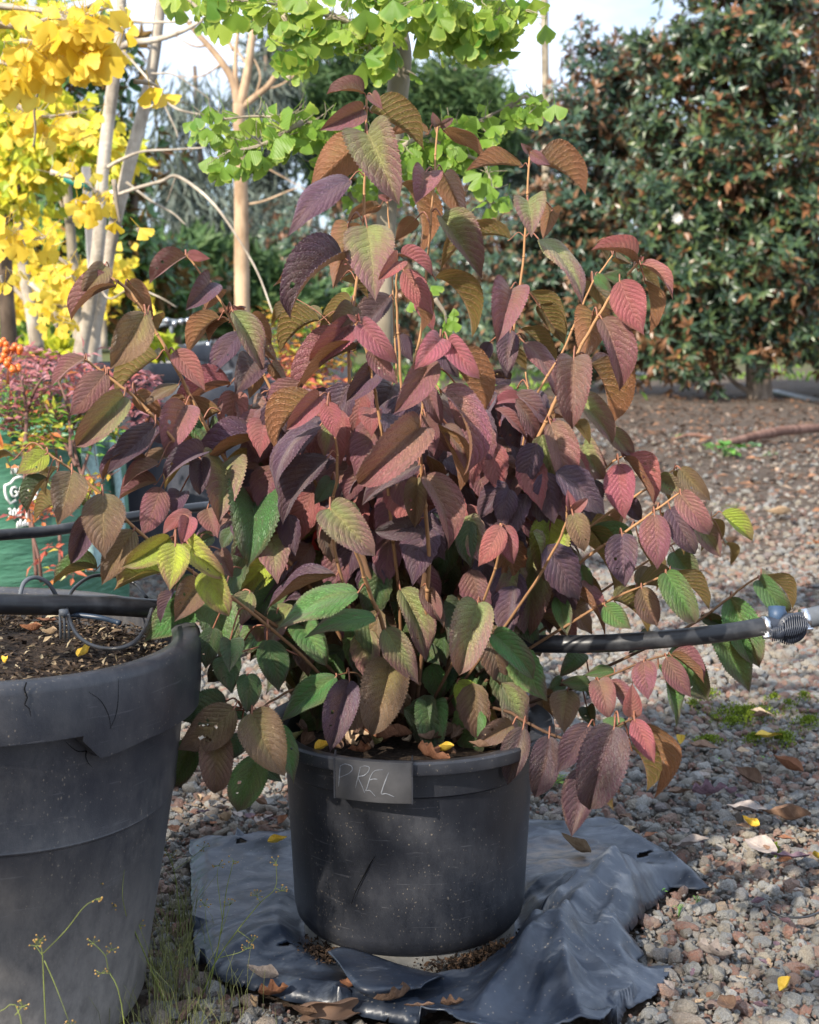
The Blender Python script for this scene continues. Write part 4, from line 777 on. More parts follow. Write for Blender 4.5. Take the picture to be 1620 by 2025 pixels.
def drymat(name, a, b):
    m = NM(name); uvn = m.n('UVMap'); sx = m.n('SeparateXYZ', Vector=uvn.outputs[0]); V = m.math('ABSOLUTE', m.math('SUBTRACT', sx.outputs[1], .5)); r = m.n('ObjectInfo').outputs['Random']
    t = m.math('FRACT', m.math('MULTIPLY', m.math('SUBTRACT', sx.outputs[0], m.math('MULTIPLY', V, .5)), 8)); vn = m.math('MAXIMUM', m.ramp(V, [(.01, 1), (.04, 0)]), m.math('MULTIPLY', m.ramp(t, [(.0, .7), (.12, 0)]), 1))
    n = m.noise(m.obco(), 5, 5, .65); col = m.mix(m.ramp(n, [(.3, 0), (.7, 1)]), a, b); col = m.mix(m.math('MULTIPLY', vn, .4), col, [min(1, x*1.5) for x in b]); hs = m.n('HueSaturation', Color=col); m.set(hs, 'Value', m.math('MULTIPLY_ADD', r, .6, .7))
    return m.bsdf(hs.outputs[0], .75, .3, m.bump(m.math('ADD', n, vn), .5, .003), trans=.12)
DM = {'brown': drymat('dry_brown_leaf', (.12, .065, .04), (.24, .15, .10)), 'grey': drymat('dry_grey_leaf', (.20, .165, .15), (.36, .31, .28)), 'rust': drymat('dry_rust_leaf', (.15, .06, .032), (.27, .125, .065)),
      'tan': drymat('dry_tan_leaf', (.30, .20, .12), (.48, .36, .24)), 'yellow': drymat('fallen_yellow_leaf', (.62, .38, .03), (.80, .56, .10)), 'purple': drymat('fallen_purple_leaf', (.10, .06, .08), (.20, .13, .15)), 'olive': drymat('fallen_olive_leaf', (.22, .20, .07), (.34, .32, .14)), 'orange': drymat('fallen_orange_leaf', (.55, .16, .03), (.62, .28, .08))}
DL = [dry_leaf_mesh(s, c, l) for s, c, l in ((1, .2, False), (2, .7, False), (3, 1.3, False), (4, .4, True), (5, 1.0, True), (6, .1, False))]
FANF = None
def fallen(px, py, Lpx, ang, mat, shape, label=None, z=None, group='fallen leaves scattered over the gravel', tilt=.15, wd=.62):
    q = G(px, py, z if z is not None else .016); kk = (q-CAM).length/F; L = Lpx*kk*1.15
    if z is None: q.z = .018+hz(q.x, q.y)
    me = DL[shape]; o = bpy.data.objects.new('fallen_leaf', me); COL.objects.link(o)
    if not me.materials: me.materials.append(DM['brown'])
    o.location = q; r_ = random.Random(int(px*7+py)); o.rotation_euler = (r_.uniform(-1, 1)*tilt, r_.uniform(-1, 1)*tilt, math.radians(ang)); o.scale = (L*wd*1.4, L, L)
    o.material_slots[0].link = 'OBJECT'; o.material_slots[0].material = DM[mat]; tag(o, label.replace('%s', mat) if label else 'small dry %s leaf lying loose among the gravel stones' % {'grey': 'pale grey', 'rust': 'rust red', 'tan': 'tan', 'purple': 'purplish'}.get(mat, 'brown'), 'fallen leaf', group); return o
th = tarp_h
def tz(px, py):
    q = G(px, py, .015); return th(q.x, q.y)+.006
fallen(1140, 1678, 62, 40, 'tan', 2, 'curled tan dead leaf on the grey sheet below the lowest shrub leaf', tz(1140, 1678), tilt=.6)
fallen(690, 1950, 52, 30, 'rust', 1, 'rust brown dead leaf on the front of the sheet left of the torn flap', tz(690, 1950), tilt=.3)
fallen(778, 1978, 62, -80, 'brown', 4, 'brown lobed dead leaf on the sheet edge below the torn flap', tz(778, 1978), tilt=.3)
fallen(895, 1988, 38, 95, 'brown', 4, 'crumbled brown leaf scrap on the sheet at lower centre', tz(895, 1988), .3)
fallen(830, 1990, 50, 85, 'brown', 3, 'flat brown leaf fragment beside the crumbled scrap on the sheet', tz(840, 1990), wd=.3)
fallen(549, 1664, 34, -65, 'yellow', 1, 'small yellow leaf caught on the torn sheet left of the pot', tz(549, 1664))
for a in [(1345, 1475, 30, 170, 'yellow', 1, 'bright yellow leaf standing on gravel right of the shrub tips'), (1520, 1462, 52, 110, 'yellow', 0, 'yellow leaf lying just above the moss at right'), (1508, 1415, 42, 95, 'tan', 0, 'pale apricot leaf beside the upper moss patch'), (1484, 1640, 38, 30, 'yellow', 2, 'curled orange yellow leaf beside the grey triangular leaf'),
          (1553, 1955, 40, 140, 'yellow', 1, 'folded pale yellow leaf near the bottom right corner'), (1617, 1700, 34, 10, 'yellow', 1, 'yellow leaf cut by the right edge of the gravel'), (1476, 1608, 66, 60, 'grey', 0, 'large grey triangular dead leaf on the gravel at right'), (1405, 1580, 56, 80, 'purple', 4, 'ragged purple grey dead leaf on the gravel'),
          (1445, 1577, 38, -40, 'purple', 1, 'small folded purple dead leaf beside the ragged one'), (1365, 1675, 66, 60, 'grey', 0, 'pale grey dead leaf right of the sheet corner'), (1555, 1625, 76, 80, 'brown', 1, 'long flat brown dead leaf at the right edge'), (1600, 1650, 52, 20, 'brown', 3, 'dull brown leaf below the long flat one'),
          (1562, 1700, 66, 100, 'purple', 3, 'mauve brown lobed leaf near the right edge'), (1505, 1680, 56, 50, 'grey', 0, 'beige grey leaf half buried in gravel'), (1555, 1520, 56, 50, 'rust', 1, 'reddish brown leaf in the sun behind the gravel bank'), (1480, 1545, 56, 30, 'brown', 1, 'dusty brown cupped leaf in mid gravel'),
          (1415, 1895, 60, 60, 'grey', 4, 'silvery grey twisted leaf in the lower right gravel'), (1437, 1985, 44, 10, 'brown', 0, 'narrow brown leaf standing upright in the bottom gravel'), (1345, 1575, 50, 100, 'brown', 0, 'dark brown strip leaf left of the purple leaf'), (1390, 1485, 50, 70, 'brown', 0, 'faded brown leaf under the yellow leaf'),
          (545, 1968, 54, 80, 'rust', 4, 'red brown oak like leaf in front of the rolled sheet edge'), (520, 1935, 62, 60, 'grey', 2, 'curled grey brown leaf tucked under the rolled sheet'), (505, 1990, 46, 20, 'tan', 2, 'frilled tan dead leaf at the bottom left of the sheet'), (600, 2006, 44, 75, 'brown', 2, 'pale curled leaf at the bottom edge'),
          (445, 1625, 44, 40, 'tan', 2, 'pale folded leaf standing on the gravel between both pots'), (1440, 1075, 40, 85, 'brown', 1, 'brown leaf on the sunlit track'), (1540, 1020, 44, 80, 'tan', 1, 'tan leaf on the dirt track at right')]:
    fallen(*a[:6], label=a[6], tilt=.35)
fallen(92, 1228, 46, 60, 'rust', 3, 'red brown lobed leaf on the big pot mulch behind the stake', .362)
fallen(60, 1247, 36, 95, 'rust', 2, 'curled orange brown leaf on the big pot mulch', .362); fallen(97, 1254, 32, 70, 'tan', 2, 'twisted tan leaf right of the curled one on mulch', .362)
fallen(172, 1288, 42, -35, 'yellow', 1, 'folded brown and yellow leaf at the front of the big pot', .372, tilt=.7); fallen(8, 1310, 32, 30, 'yellow', 2, 'bright yellow dry petal like leaf at the left edge of the mulch', .366, tilt=.6)
# dead leaves lying on the small pot's mix
rp = random.Random(4)
LB = ['shrivelled brown leaf in the tagged pot']
for i in range(34):
    a = rp.uniform(-2.9, -.25); r = rp.uniform(.035, .125); x, y = r*math.cos(a), 1.44+r*math.sin(a)*.95; o = fallen(800, 1450, 30, rp.uniform(0, 360), rp.choice(['brown', 'brown', 'rust', 'tan', 'brown']), rp.choice([1, 2, 4]), 'shrivelled %s leaf heaped on the mix inside the tagged pot', .2, 'shrivelled leaves inside the tagged pot', tilt=.6)
    o.location = (x, y, .226+rp.uniform(0, .014)); s = rp.uniform(.022, .042); o.scale = (s*.8, s, s)
for px, py, mt_, lb in ((585, 1460, 'olive', 'pale olive fallen leaf on the left rim of the tagged pot'), (695, 1462, 'tan', 'buff fallen leaf under the drooping plum leaf in the pot'), (742, 1470, 'olive', 'crinkled green fallen leaf in the middle of the pot'), (640, 1478, 'yellow', 'small yellow fallen leaf at the pot rim left of the plate'), (878, 1484, 'yellow', 'yellow green fallen leaf scrap at the pot rim right of the plate'), (915, 1440, 'olive', 'dull green fallen leaf near the right side of the pot')):
    o = fallen(px, py, 40, rp.uniform(0, 360), mt_, 1, lb, .236, tilt=.4)
# random small leaves over the gravel and further out
k = 0
while k < 150:
    px, py = rp.uniform(1060, 1640), rp.uniform(900, 2010)
    if k % 5 == 0: px, py = rp.uniform(330, 560), rp.uniform(1580, 1640)
    q = G(px, py)
    if inpoly(q.x, q.y, TPg): k += 1; continue
    near = q.y < 2.4
    fallen(px, py, rp.uniform(14, 30) if near else rp.uniform(10, 24), rp.uniform(0, 360), rp.choice(['brown', 'brown', 'grey', 'rust', 'purple', 'tan']), rp.choice([0, 0, 1, 3, 5]), None if near else 'small %s leaf lying on the dirt track', group='fallen leaves scattered over the gravel' if near else 'leaves lying on the dirt track', tilt=.25); k += 1
# far litter under the trees: nobody could count it
n = 9000; yy = 3.5+RN.rand(n)**.8*11; xx = RN.uniform(-.30, .42, n)*yy; pp = np.stack([xx, yy, np.full(n, .012)], 1)
pp[:, 2] += np.array([hz(a, b)+(.05*noise.noise(Vector((a*.25, b*.25, 8)))*min(1, (b-6)/6) if b > 6 else 0) for a, b in zip(xx, yy)])
prob = np.clip((yy-3.0)/5, .12, 1); kp = RN.rand(n) < prob; pp = pp[kp]; n = len(pp); dv = rvec(n); dv[:, 2] *= .15; nn_ = rvec(n)*.45; nn_[:, 2] += 1
leaf_mass('leaf_litter', pp, dv, nn_, RN.uniform(.02, .085, n)*(1+.5*(RN.rand(n) > .9)), RN.uniform(.01, .04, n), tone_leaf('litter', [(0, (.03, .02, .014)), (.45, (.075, .045, .03)), (.78, (.16, .085, .05)), (.93, (.30, .15, .08)), (1, (.34, .28, .22))], None, .8, .3, .05), RN.rand(n), kind='stuff')
# curled strip of dead bark-like leaf sheath at the bottom edge
w = MB(); tr = thing('curled_leaf_sheath', 'pale brown rolled dead leaf sheath at the bottom edge below the sheet', 'fallen leaf', G(655, 2015, .01))
v = []; f = []; ns = 26; nl = 10; c0 = G(655, 2022, .012)
for i in range(nl+1):
    for j in range(ns+1):
        a = -2.6+4.4*j/ns; r = .008*(1+.25*j/ns)*(1-.3*abs(i/nl-.5)); v.append((-.026+.052*i/nl+.004*math.sin(j*.5), r*math.cos(a)+.004*math.sin(i*.8), r*math.sin(a)+.008))
for i in range(nl):
    for j in range(ns): f.append((i*(ns+1)+j, i*(ns+1)+j+1, (i+1)*(ns+1)+j+1, (i+1)*(ns+1)+j))
o = obj('rolled_sheath', np_mesh('rolled_sheath', v, f, DM['brown']), tr); tr.rotation_euler = (0, 0, .25)
# fallen bark strips / branch on the far ground
for a in [(1500, 868, 'long reddish bark strip lying on the ground at right', (1420, 880, 1640, 845), .035), (1470, 866, 'thin grey bark strip in front of the reddish one', (1330, 868, 1410, 866), .012)]:
    p0, p1 = G(a[3][0], a[3][1], .03), G(a[3][2], a[3][3], .03); w = MB(p0); w.tube([tuple(p) for p in spline([tuple(p0), tuple((p0+p1)/2+Vector((0, .04, .02))), tuple(p1)], 5)], [a[4]*.5, a[4], a[4]*.8], 8); o = w.build('bark_strip', bark('bark_strip_mat', (.20, .10, .07), (.33, .2, .15))); o.location = p0; tag(o, a[2], 'bark')
# green weeds on the ground
def weed(px, py, Rpx, n, label, group=None, col=((.06, .2, .03), (.2, .42, .08)), hgt=.5, lw=.5):
    b = G(px, py, .0); kk = (b-CAM).length/F; R = Rpx*kk; t = thing('weed', label, 'weed', b, group); a = RN.uniform(0, 6.28, n); r = R*RN.rand(n)**.6
    pos = np.stack([r*np.cos(a)*.6, r*np.sin(a)*.6, RN.rand(n)*R*hgt+.008], 1); dv = np.stack([np.cos(a), np.sin(a), RN.uniform(-.2, .7, n)], 1); nn_ = rvec(n)*.3; nn_[:, 2] += 1
    leaf_mass('leaves', pos, dv, nn_, RN.uniform(.3, .6, n)*R, RN.uniform(.6, 1, n)*R*lw, tone_leaf('weed_leaf', [(0, col[0]), (1, col[1])], None, .5, .4, .3), RN.rand(n), t)
    w = MB(b)
    for i in range(0, n, 2): w.tube([b+Vector((0, 0, -.003)), b+Vector(tuple(pos[i]))], R*.015+.0003, 4)
    w.build('stalks', simple('weed_stalk', (.10, .22, .05)), t)
weed(1432, 902, 44, 26, 'bright green broad leaved weed on the dirt in front of the magnolias'); weed(1485, 884, 26, 10, 'flat grey green rosette weed behind the bright one', col=((.13, .27, .12), (.22, .38, .2)), hgt=.1); weed(1525, 903, 16, 8, 'tiny green seedling right of the rosettes')
weed(1275, 1797, 18, 14, 'lobed green seedling at the sheet edge', lw=.4); weed(1305, 1780, 17, 16, 'feathery green seedling above the sheet edge', lw=.25); weed(1342, 1810, 13, 12, 'small feathery seedling on gravel right of the sheet', lw=.25); weed(1378, 1795, 12, 12, 'tiny feathery seedling farthest right of the sheet', lw=.25)
weed(1417, 1515, 14, 9, 'small green two leaved seedling in the mid gravel'); weed(1090, 1560, 30, 26, 'yellow green weed behind the tagged pot', col=((.14, .25, .03), (.34, .45, .08))); weed(1512, 1512, 12, 8, 'pale green seedling beside the cupped leaf'); weed(1340, 870, 18, 12, 'dark green seedling on litter')
# wispy seeding weed and fine grass beside the big pot
def wisp(label, main, branches, Yf=None):
    b = G(*main[0], 0)
    if Yf: b = P(main[0][0], main[0][1], Yf); b.z = 0
    t = thing('wispy_weed', label, 'weed', b, 'wispy seeding weeds beside the big pot')
    w = MB(b); hd = MB(b); Yb = b.y; rr = random.Random(len(main)*7+int(main[0][0]))
    def curve(pts, yb, r0, r1):
        sp = [P(x, y, yb-.0008*max(0, main[0][0]-x) if not Yf else yb) if (x, y) != main[0] else b for i, (x, y) in enumerate(pts)]; w.tube([tuple(q) for q in spline([tuple(s) for s in sp], 4)], [r0, r1], 5)
    curve(main, Yb, .0005 if Yf else .0008, .0003)
    for br in branches: curve(br, Yb+rr.uniform(-.02, .02), .0004, .0002)
    for br in branches+[main]:
        e = br[-1]; Ye = Yb if Yf else Yb-.0008*max(0, main[0][0]-e[0])
        for i in range(7):
            a = rr.uniform(0, 6.28); q = P(e[0]+12*math.cos(a), e[1]+9*math.sin(a)-3, Ye+rr.uniform(-.006, .006)); w.tube([P(*e, Ye), q], .00022, 4)
            hd.ball(q, .0009, 3)
    w.build('stems', M_WISP, t); hd.build('seed_heads', M_SEED, t)
M_WISP = simple('wisp_stem', (.20, .235, .055), .6, .3, .35, 60); M_SEED = simple('wisp_seed', (.36, .22, .07), .7, .3, .3, 200)
wisp('tall arching seeding weed leaning right across the grey sheet', [(400, 1970), (425, 1905), (470, 1840), (515, 1785), (545, 1755), (546, 1705)], [[(515, 1785), (508, 1772)], [(545, 1756), (556, 1762)], [(470, 1840), (500, 1862)], [(430, 1895), (470, 1885), (490, 1876)]])
wisp('upright seeding weed in front of the sheet left corner', [(412, 1960), (430, 1880), (440, 1820), (448, 1760), (462, 1702)], [[(440, 1820), (430, 1740), (432, 1712)], [(436, 1850), (455, 1790)], [(425, 1900), (410, 1840), (405, 1790)]])
wisp('yellow stemmed seeding weed leaning left over the big pot', [(325, 1985), (300, 1920), (270, 1850), (250, 1812), (205, 1780), (192, 1748)], [[(250, 1812), (242, 1770), (246, 1720)], [(255, 1820), (258, 1760), (250, 1735)], [(245, 1808), (218, 1798)], [(320, 1970), (300, 1900), (275, 1830)]])
wisp('slim seeding weed standing between the two pots', [(358, 1850), (352, 1775), (342, 1715), (318, 1662)], [[(345, 1720), (375, 1700), (402, 1677)], [(342, 1712), (338, 1690)]])
wisp('tall green seeding weed in front of the big pot', [(95, 2060), (88, 1980), (84, 1890), (78, 1860)], [[(86, 1885), (130, 1840), (165, 1795), (190, 1778)], [(86, 1892), (70, 1870)], [(88, 1900), (110, 1950), (140, 2030)]], 1.03)
wisp('thin bent weed in front of the big pot', [(262, 2050), (240, 1985), (215, 1920), (208, 1890), (184, 1865)], [[(208, 1890), (222, 1878)], [(215, 1925), (200, 1925)]], 1.06)
wisp('low weed stalk at the bottom left corner', [(60, 2060), (40, 2010), (0, 2000), (-20, 1990)], [[(30, 2008), (45, 1990)]], 1.0)
n = 1500; w = MB(); rg = random.Random(9)
for i in range(330):
    px = rg.gauss(345, 55); py = rg.uniform(1800, 2090)
    if py > 1935: px = rg.gauss(350, 75)
    if px < 288+(2025-py)*.15 and py < 2010: px = 300+(2025-py)*.14+rg.random()*60
    b = G(px, py, 0)
    if inpoly(b.x, b.y, TPg) and rg.random() < .8: continue
    h = rg.uniform(.015, .055)*(1.7 if rg.random() < .2 else 1); a = rg.uniform(0, 6.28); l = rg.uniform(.1, .5)*h
    w.tube([b, b+Vector((l*.3*math.cos(a), l*.3*math.sin(a), h*.6)), b+Vector((l*math.cos(a), l*math.sin(a), h))], [.0004, .00015], 4, False)
w.build('fine_grass', simple('fine_grass_blade', (.21, .22, .08), .6, .3, .5, 25))['kind'] = 'stuff'
# ================================================================ fan-leaved trees (ginkgo): every large leaf is its own part
def fan_mesh(seed):
    r = random.Random(seed); na, nr = 16, 4; v = [(0, 0, 0)]; f = []; uv = [(0, .5)]; sp = r.uniform(1.0, 1.25); nd = r.uniform(.2, .62)
    for j in range(1, nr+1):
        for i in range(na+1):
            t = -1+2*i/na; a = t*sp; R = j/nr*(1-nd*math.exp(-(t/.10)**2)*(j/nr)**4)*(1-.10*abs(t)**3+.03*math.sin(t*23+seed))
            z = .055*math.sin(t*6+seed)*(j/nr)**2-.06*(j/nr)**2+.13*(t*t)*(j/nr)*(1 if seed % 2 else -.6)
            v.append((R*math.sin(a)*.86, R*math.cos(a)*.95+.05*j/nr, z)); uv.append((j/nr, i/na))
    for i in range(na): f.append((0, 1+i+1, 1+i))
    fq = []
    for j in range(nr-1):
        for i in range(na):
            a = 1+j*(na+1)+i; f.append((a, a+1, a+na+2)); f.append((a, a+na+2, a+na+1))
    b = len(v)
    for k, (yy, zz) in enumerate(((0, 0), (-.4, .05), (-.85, .16))):
        for (dx, dz) in ((-.018, 0), (.018, 0), (0, .025)): v.append((dx, yy, zz+dz)); uv.append((.2, .5))
    for k in range(2):
        for i in range(3):
            i2 = (i+1) % 3; q = [b+k*3+i, b+k*3+i2, b+k*3+3+i2, b+k*3+3+i]; f.append((q[0], q[1], q[2])); f.append((q[0], q[2], q[3]))
    return np_mesh('fan_leaf', v, f, M_FAN_G, uv=uv)
FM = [fan_mesh(i) for i in range(1, 8)]
FMV = []
for me in FM:
    a = np.zeros(len(me.vertices)*3); me.vertices.foreach_get('co', a); FMV.append((a.reshape(-1, 3), np.array([p.vertices[:] for p in me.polygons]), None))
def fan_tree(root, mat, branches, rr, limit=300, bark_m=None, twig_r=.002):
    """branches: (pts px, Y, n leaves, spread px, leaf px)"""
    cnt = 0; extra = []; w = MB(root.location)
    for pts, Y, n, spread, lpx in branches:
        sp = spline([(a, b, Y+.0*c) for c, (a, b) in enumerate(pts)], 6); w3 = [P(*s) for s in sp]; k = Y/F
        w.tube(w3, [twig_r*Y/2.2*2.2, twig_r*Y/2.2*.7], 7)
        for i in range(int(n*.82)):
            s = sp[rr.randrange(len(sp))]; a = rr.uniform(0, 6.28); q = rr.random()**.55*spread*1.3
            p = P(s[0]+q*math.cos(a), s[1]+q*math.sin(a)*.8+spread*.15, Y+rr.uniform(-1, 1)*spread*k*1.3)
            d = Vector((rr.gauss(0, .55), rr.gauss(-.1, .5), -1+rr.gauss(0, .5))).normalized(); n0 = Vector((rr.gauss(-.2, .6), -1, rr.gauss(.35, .6))); n0 = (n0-d*n0.dot(d)).normalized(); s_ = d.cross(n0)
            L = lpx*k*rr.uniform(.45, .88); mi = rr.randrange(len(FM))
            sw = P(s[0], s[1], Y)
            if (p-sw).length > .02: w.tube([sw, sw+(p-sw)*.5+Vector((0, 0, .006)), p-d*L*.8], [.0008, .0005], 4, False)
            M3 = np.array([[s_.x, d.x, n0.x], [s_.y, d.y, n0.y], [s_.z, d.z, n0.z]])
            if cnt < limit:
                o = bpy.data.objects.new('leaf', FM[mi]); COL.objects.link(o); o.parent = root; q_ = p-root.location
                o.matrix_basis = Matrix(((s_.x*L, d.x*L, n0.x*L, q_.x), (s_.y*L, d.y*L, n0.y*L, q_.y), (s_.z*L, d.z*L, n0.z*L, q_.z), (0, 0, 0, 1)))
                o.material_slots[0].link = 'OBJECT'; o.material_slots[0].material = mat; cnt += 1
            else: extra.append((mi, M3*L, np.array(p-root.location)))
    w.build('twigs', bark_m, root)['kind'] = 'stuff'
    if extra:
        vs, fs, uvs = [], [], []; b = 0
        for mi, M3, q in extra:
            v, f, _ = FMV[mi]; vs.append(v @ M3.T+q); fs.append(f+b); b += len(v); u = np.zeros((len(v), 2)); u[:, 0] = np.linalg.norm(v[:, :2], axis=1); u[:, 1] = .5+.3*v[:, 0]; uvs.append(u)
        obj('leaves', np_mesh('leaves', np.concatenate(vs), np.concatenate(fs), mat, uv=np.concatenate(uvs)), root, kind='stuff')
def limb(root, name, pts, rads, mat, seg=14, n=6):
    w = MB(root.location); sp = spline(pts, n); w.tube([P(*s) for s in sp], rads, seg); return w.build(name, mat, root)
rr = random.Random(3)
base = P(762, 1200, 2.25); base.z = .2
gk = thing('ginkgo_tree', 'young ginkgo with bright green fan leaves and grey trunk rising behind the shrub', 'tree', base)
limb(gk, 'trunk', [(760, 1250, 2.25), (758, 900, 2.25), (760, 640, 2.25), (762, 480, 2.25), (772, 330, 2.25), (785, 200, 2.25), (792, 110, 2.25), (782, 30, 2.25), (785, -120, 2.25)], [.020, .0165, .015, .016, .0165, .0175, .0185, .018, .017], M_BARK_GREY)
limb(gk, 'branch', [(788, 100, 2.25), (765, 85, 2.22), (740, 66, 2.2), (700, 50, 2.18), (640, 22, 2.15), (560, -10, 2.12)], [.008, .006, .004], M_BARK_GREY, 9)
limb(gk, 'branch', [(790, 60, 2.25), (840, 50, 2.2), (900, 60, 2.17), (980, 30, 2.15)], [.007, .004], M_BARK_GREY, 9)
fan_tree(gk, M_FAN_G, [
 ([(740, 66), (680, 40), (600, 20), (520, 5), (420, -5)], 2.15, 86, 42, 56), ([(560, 30), (580, 70), (600, 120)], 2.13, 22, 34, 54), ([(530, 30), (560, 90), (575, 140)], 2.18, 12, 26, 44),
 ([(850, 50), (900, 55), (960, 40), (1035, 20)], 2.15, 80, 40, 56), ([(785, 20), (740, -10), (690, -30)], 2.1, 30, 45, 58), ([(800, 20), (870, -10), (1000, -10)], 2.12, 50, 40, 58), ([(720, 60), (730, 90), (750, 110)], 2.12, 18, 32, 56), ([(880, 60), (940, 80), (985, 75)], 2.2, 24, 30, 48),
 ([(400, 30), (385, 10), (360, -10)], 2.2, 12, 24, 50), ([(772, 300), (700, 262), (600, 240), (500, 230), (380, 245)], 2.15, 80, 36, 48), ([(600, 240), (520, 285), (450, 300)], 2.12, 46, 38, 54), ([(640, 260), (660, 310), (640, 330)], 2.2, 26, 40, 46),
 ([(775, 300), (850, 262), (920, 250), (1000, 215), (1075, 200)], 2.2, 66, 32, 42), ([(850, 275), (900, 300), (960, 330), (980, 420)], 2.2, 46, 32, 46), ([(820, 290), (850, 350), (860, 330)], 2.25, 16, 30, 46), ([(1000, 215), (1040, 190), (1050, 215)], 2.2, 14, 18, 34),
 ([(700, 290), (750, 340), (790, 330)], 2.3, 24, 40, 46), ([(860, 590), (880, 620), (882, 640)], 2.15, 5, 12, 36), ([(835, 560), (825, 590)], 2.2, 5, 18, 34), ([(800, 140), (820, 150), (825, 160)], 2.15, 2, 6, 50), ([(570, 150), (575, 170)], 2.1, 2, 6, 50), ([(690, 380), (700, 400)], 2.2, 4, 16, 40), ([(690, 545), (700, 560)], 2.2, 3, 14, 36)], rr, 300, M_BARK_GREY)
# its pot behind the tagged pot
def black_pot(px, yrim, half, Y, label, ybase=None, group=None, mat=None, soil=True):
    c = P(px, yrim, Y); R = half*Y/F; t = thing('plant_pot', label, 'plant pot', (c.x, c.y, 0), group); h = c.z
    lathe_obj('pot_body', [(0, .004), (R*.84, .004), (R*.86, .02), (R*.93, h*.8), (R*.935, h*.97), (R*.90, h*.97), (R*.84, .05)], mat or M_POT_FAR, t, 48)
    lathe_obj('rim', [(R*.93, h*.9), (R*.99, h*.9), (R, h*.91), (R, h*.985), (R*.985, h), (R*.94, h), (R*.92, h*.98), (R*.93, h*.9)], mat or M_POT_FAR, t, 48)
    if soil:
        v, f, _ = lathe([(0, h*.92), (R*.5, h*.93), (R*.93, h*.9)], 30); obj('potting_mix', np_mesh('potting_mix', v, f, M_SOIL), t)
    return t
black_pot(790, 1235, 236, 2.25, 'black pot of the green ginkgo standing behind the tagged pot')
# ---------------------------------------------------------------- yellow ginkgo, upper left
base = P(185, 730, 3.9); base.z = .3
yg = thing('ginkgo_tree', 'yellow leaved ginkgo with two pale forked stems at the upper left', 'tree', base)
limb(yg, 'trunk', [(150, 760, 3.9), (160, 690, 3.9), (178, 600, 3.9), (195, 480, 3.9), (203, 340, 3.9), (222, 180, 3.9), (236, 80, 3.9), (242, -60, 3.9)], [.026, .021, .019, .019, .018, .018, .015, .014], M_BARK_PALE)
limb(yg, 'trunk', [(168, 770, 3.98), (178, 700, 3.98), (200, 580, 3.98), (228, 440, 3.98), (262, 300, 3.98), (288, 200, 3.98), (308, 90, 3.98), (325, -60, 3.98)], [.029, .023, .020, .018, .019, .018, .016, .014], M_BARK_PALE)
for pts, r in (([(238, 94, 3.9), (262, 84, 3.88), (310, 78, 3.85), (360, 62, 3.8), (400, 40, 3.8), (430, 12, 3.8)], [.010, .009, .006, .004]), ([(252, 42, 3.9), (300, 44, 3.85), (380, 42, 3.8)], [.005, .003]), ([(212, 332, 3.9), (235, 318, 3.85), (280, 300, 3.8), (340, 296, 3.8), (405, 292, 3.8)], [.006, .004, .002]), ([(238, 96, 3.9), (270, 130, 3.85), (310, 180, 3.8), (345, 250, 3.8), (352, 272, 3.8)], [.004, .002]),
               ([(285, 215, 3.9), (315, 205, 3.85), (335, 190, 3.85)], [.005, .003]), ([(320, 190, 3.85), (350, 215, 3.8), (390, 225, 3.8), (455, 232, 3.8)], [.0045, .002]), ([(250, 360, 3.9), (300, 398, 3.9), (340, 420, 3.9), (368, 445, 3.9)], [.004, .002]), ([(205, 395, 3.9), (270, 372, 3.85), (320, 358, 3.8), (348, 348, 3.8), (392, 375, 3.75), (430, 412, 3.7), (470, 470, 3.65), (510, 540, 3.6), (540, 620, 3.55)], [.005, .005, .0045, .003, .002]),
               ([(348, 348, 3.8), (330, 400, 3.8)], [.002, .001]), ([(300, 145, 3.9), (350, 150, 3.8), (420, 200, 3.8)], [.003, .0015]), ([(185, 540, 3.9), (215, 590, 3.8), (260, 570, 3.7), (310, 585, 3.6), (350, 608, 3.6)], [.003, .002])):
    limb(yg, 'branch', pts, r, M_BARK_PALE, 8)
fan_tree(yg, M_FAN_Y, [([(-30, 10), (60, 18), (140, 32), (215, 15)], 2.55, 16, 30, 60), ([(100, 30), (180, 55), (215, 90)], 2.55, 36, 40, 62), ([(40, 80), (120, 90), (190, 100)], 2.6, 40, 34, 62), ([(0, 120), (60, 140), (110, 130)], 2.6, 24, 34, 60), ([(180, 110), (200, 140)], 2.55, 8, 22, 62),
 ([(240, 10), (250, 30)], 2.6, 4, 14, 52), ([(265, 160), (300, 165), (318, 176)], 2.6, 4, 12, 50), ([(20, 200), (80, 230), (160, 220)], 2.9, 40, 50, 50), ([(100, 340), (170, 360), (200, 400)], 3.2, 18, 34, 40), ([(0, 450), (30, 470), (90, 470)], 2.7, 26, 30, 44), ([(90, 500), (130, 520), (150, 560)], 2.9, 22, 30, 38), ([(150, 400), (185, 400)], 2.8, 12, 22, 46),
 ([(225, 355), (235, 430), (240, 440)], 2.6, 4, 14, 44), ([(274, 450), (276, 465)], 2.55, 2, 6, 50), ([(0, 545), (5, 560)], 2.6, 3, 10, 40), ([(60, 560), (100, 600), (110, 630)], 3.6, 30, 36, 30), ([(170, 540), (110, 560)], 3.9, 26, 34, 26), ([(275, 605), (282, 612)], 2.8, 2, 6, 46), ([(110, 640), (114, 650)], 2.8, 2, 5, 44)], rr, 300, M_BARK_PALE)
for pts, Y in (([(-40, 5), (0, 12), (60, 16), (110, 26), (150, 24), (190, 5)], 2.6), ([(-40, 46), (20, 50), (70, 50), (85, 40), (150, 22)], 2.6), ([(90, 40), (85, 62), (66, 72)], 2.6), ([(92, 120), (75, 180), (68, 215), (70, 260), (66, 290)], 2.7)):
    limb(yg, 'branch', [(a, b, Y) for a, b in pts], [.0085*Y/2.6, .005, .003] if pts[0][0] < 0 else [.003, .002], M_BARK_GREY, 8)
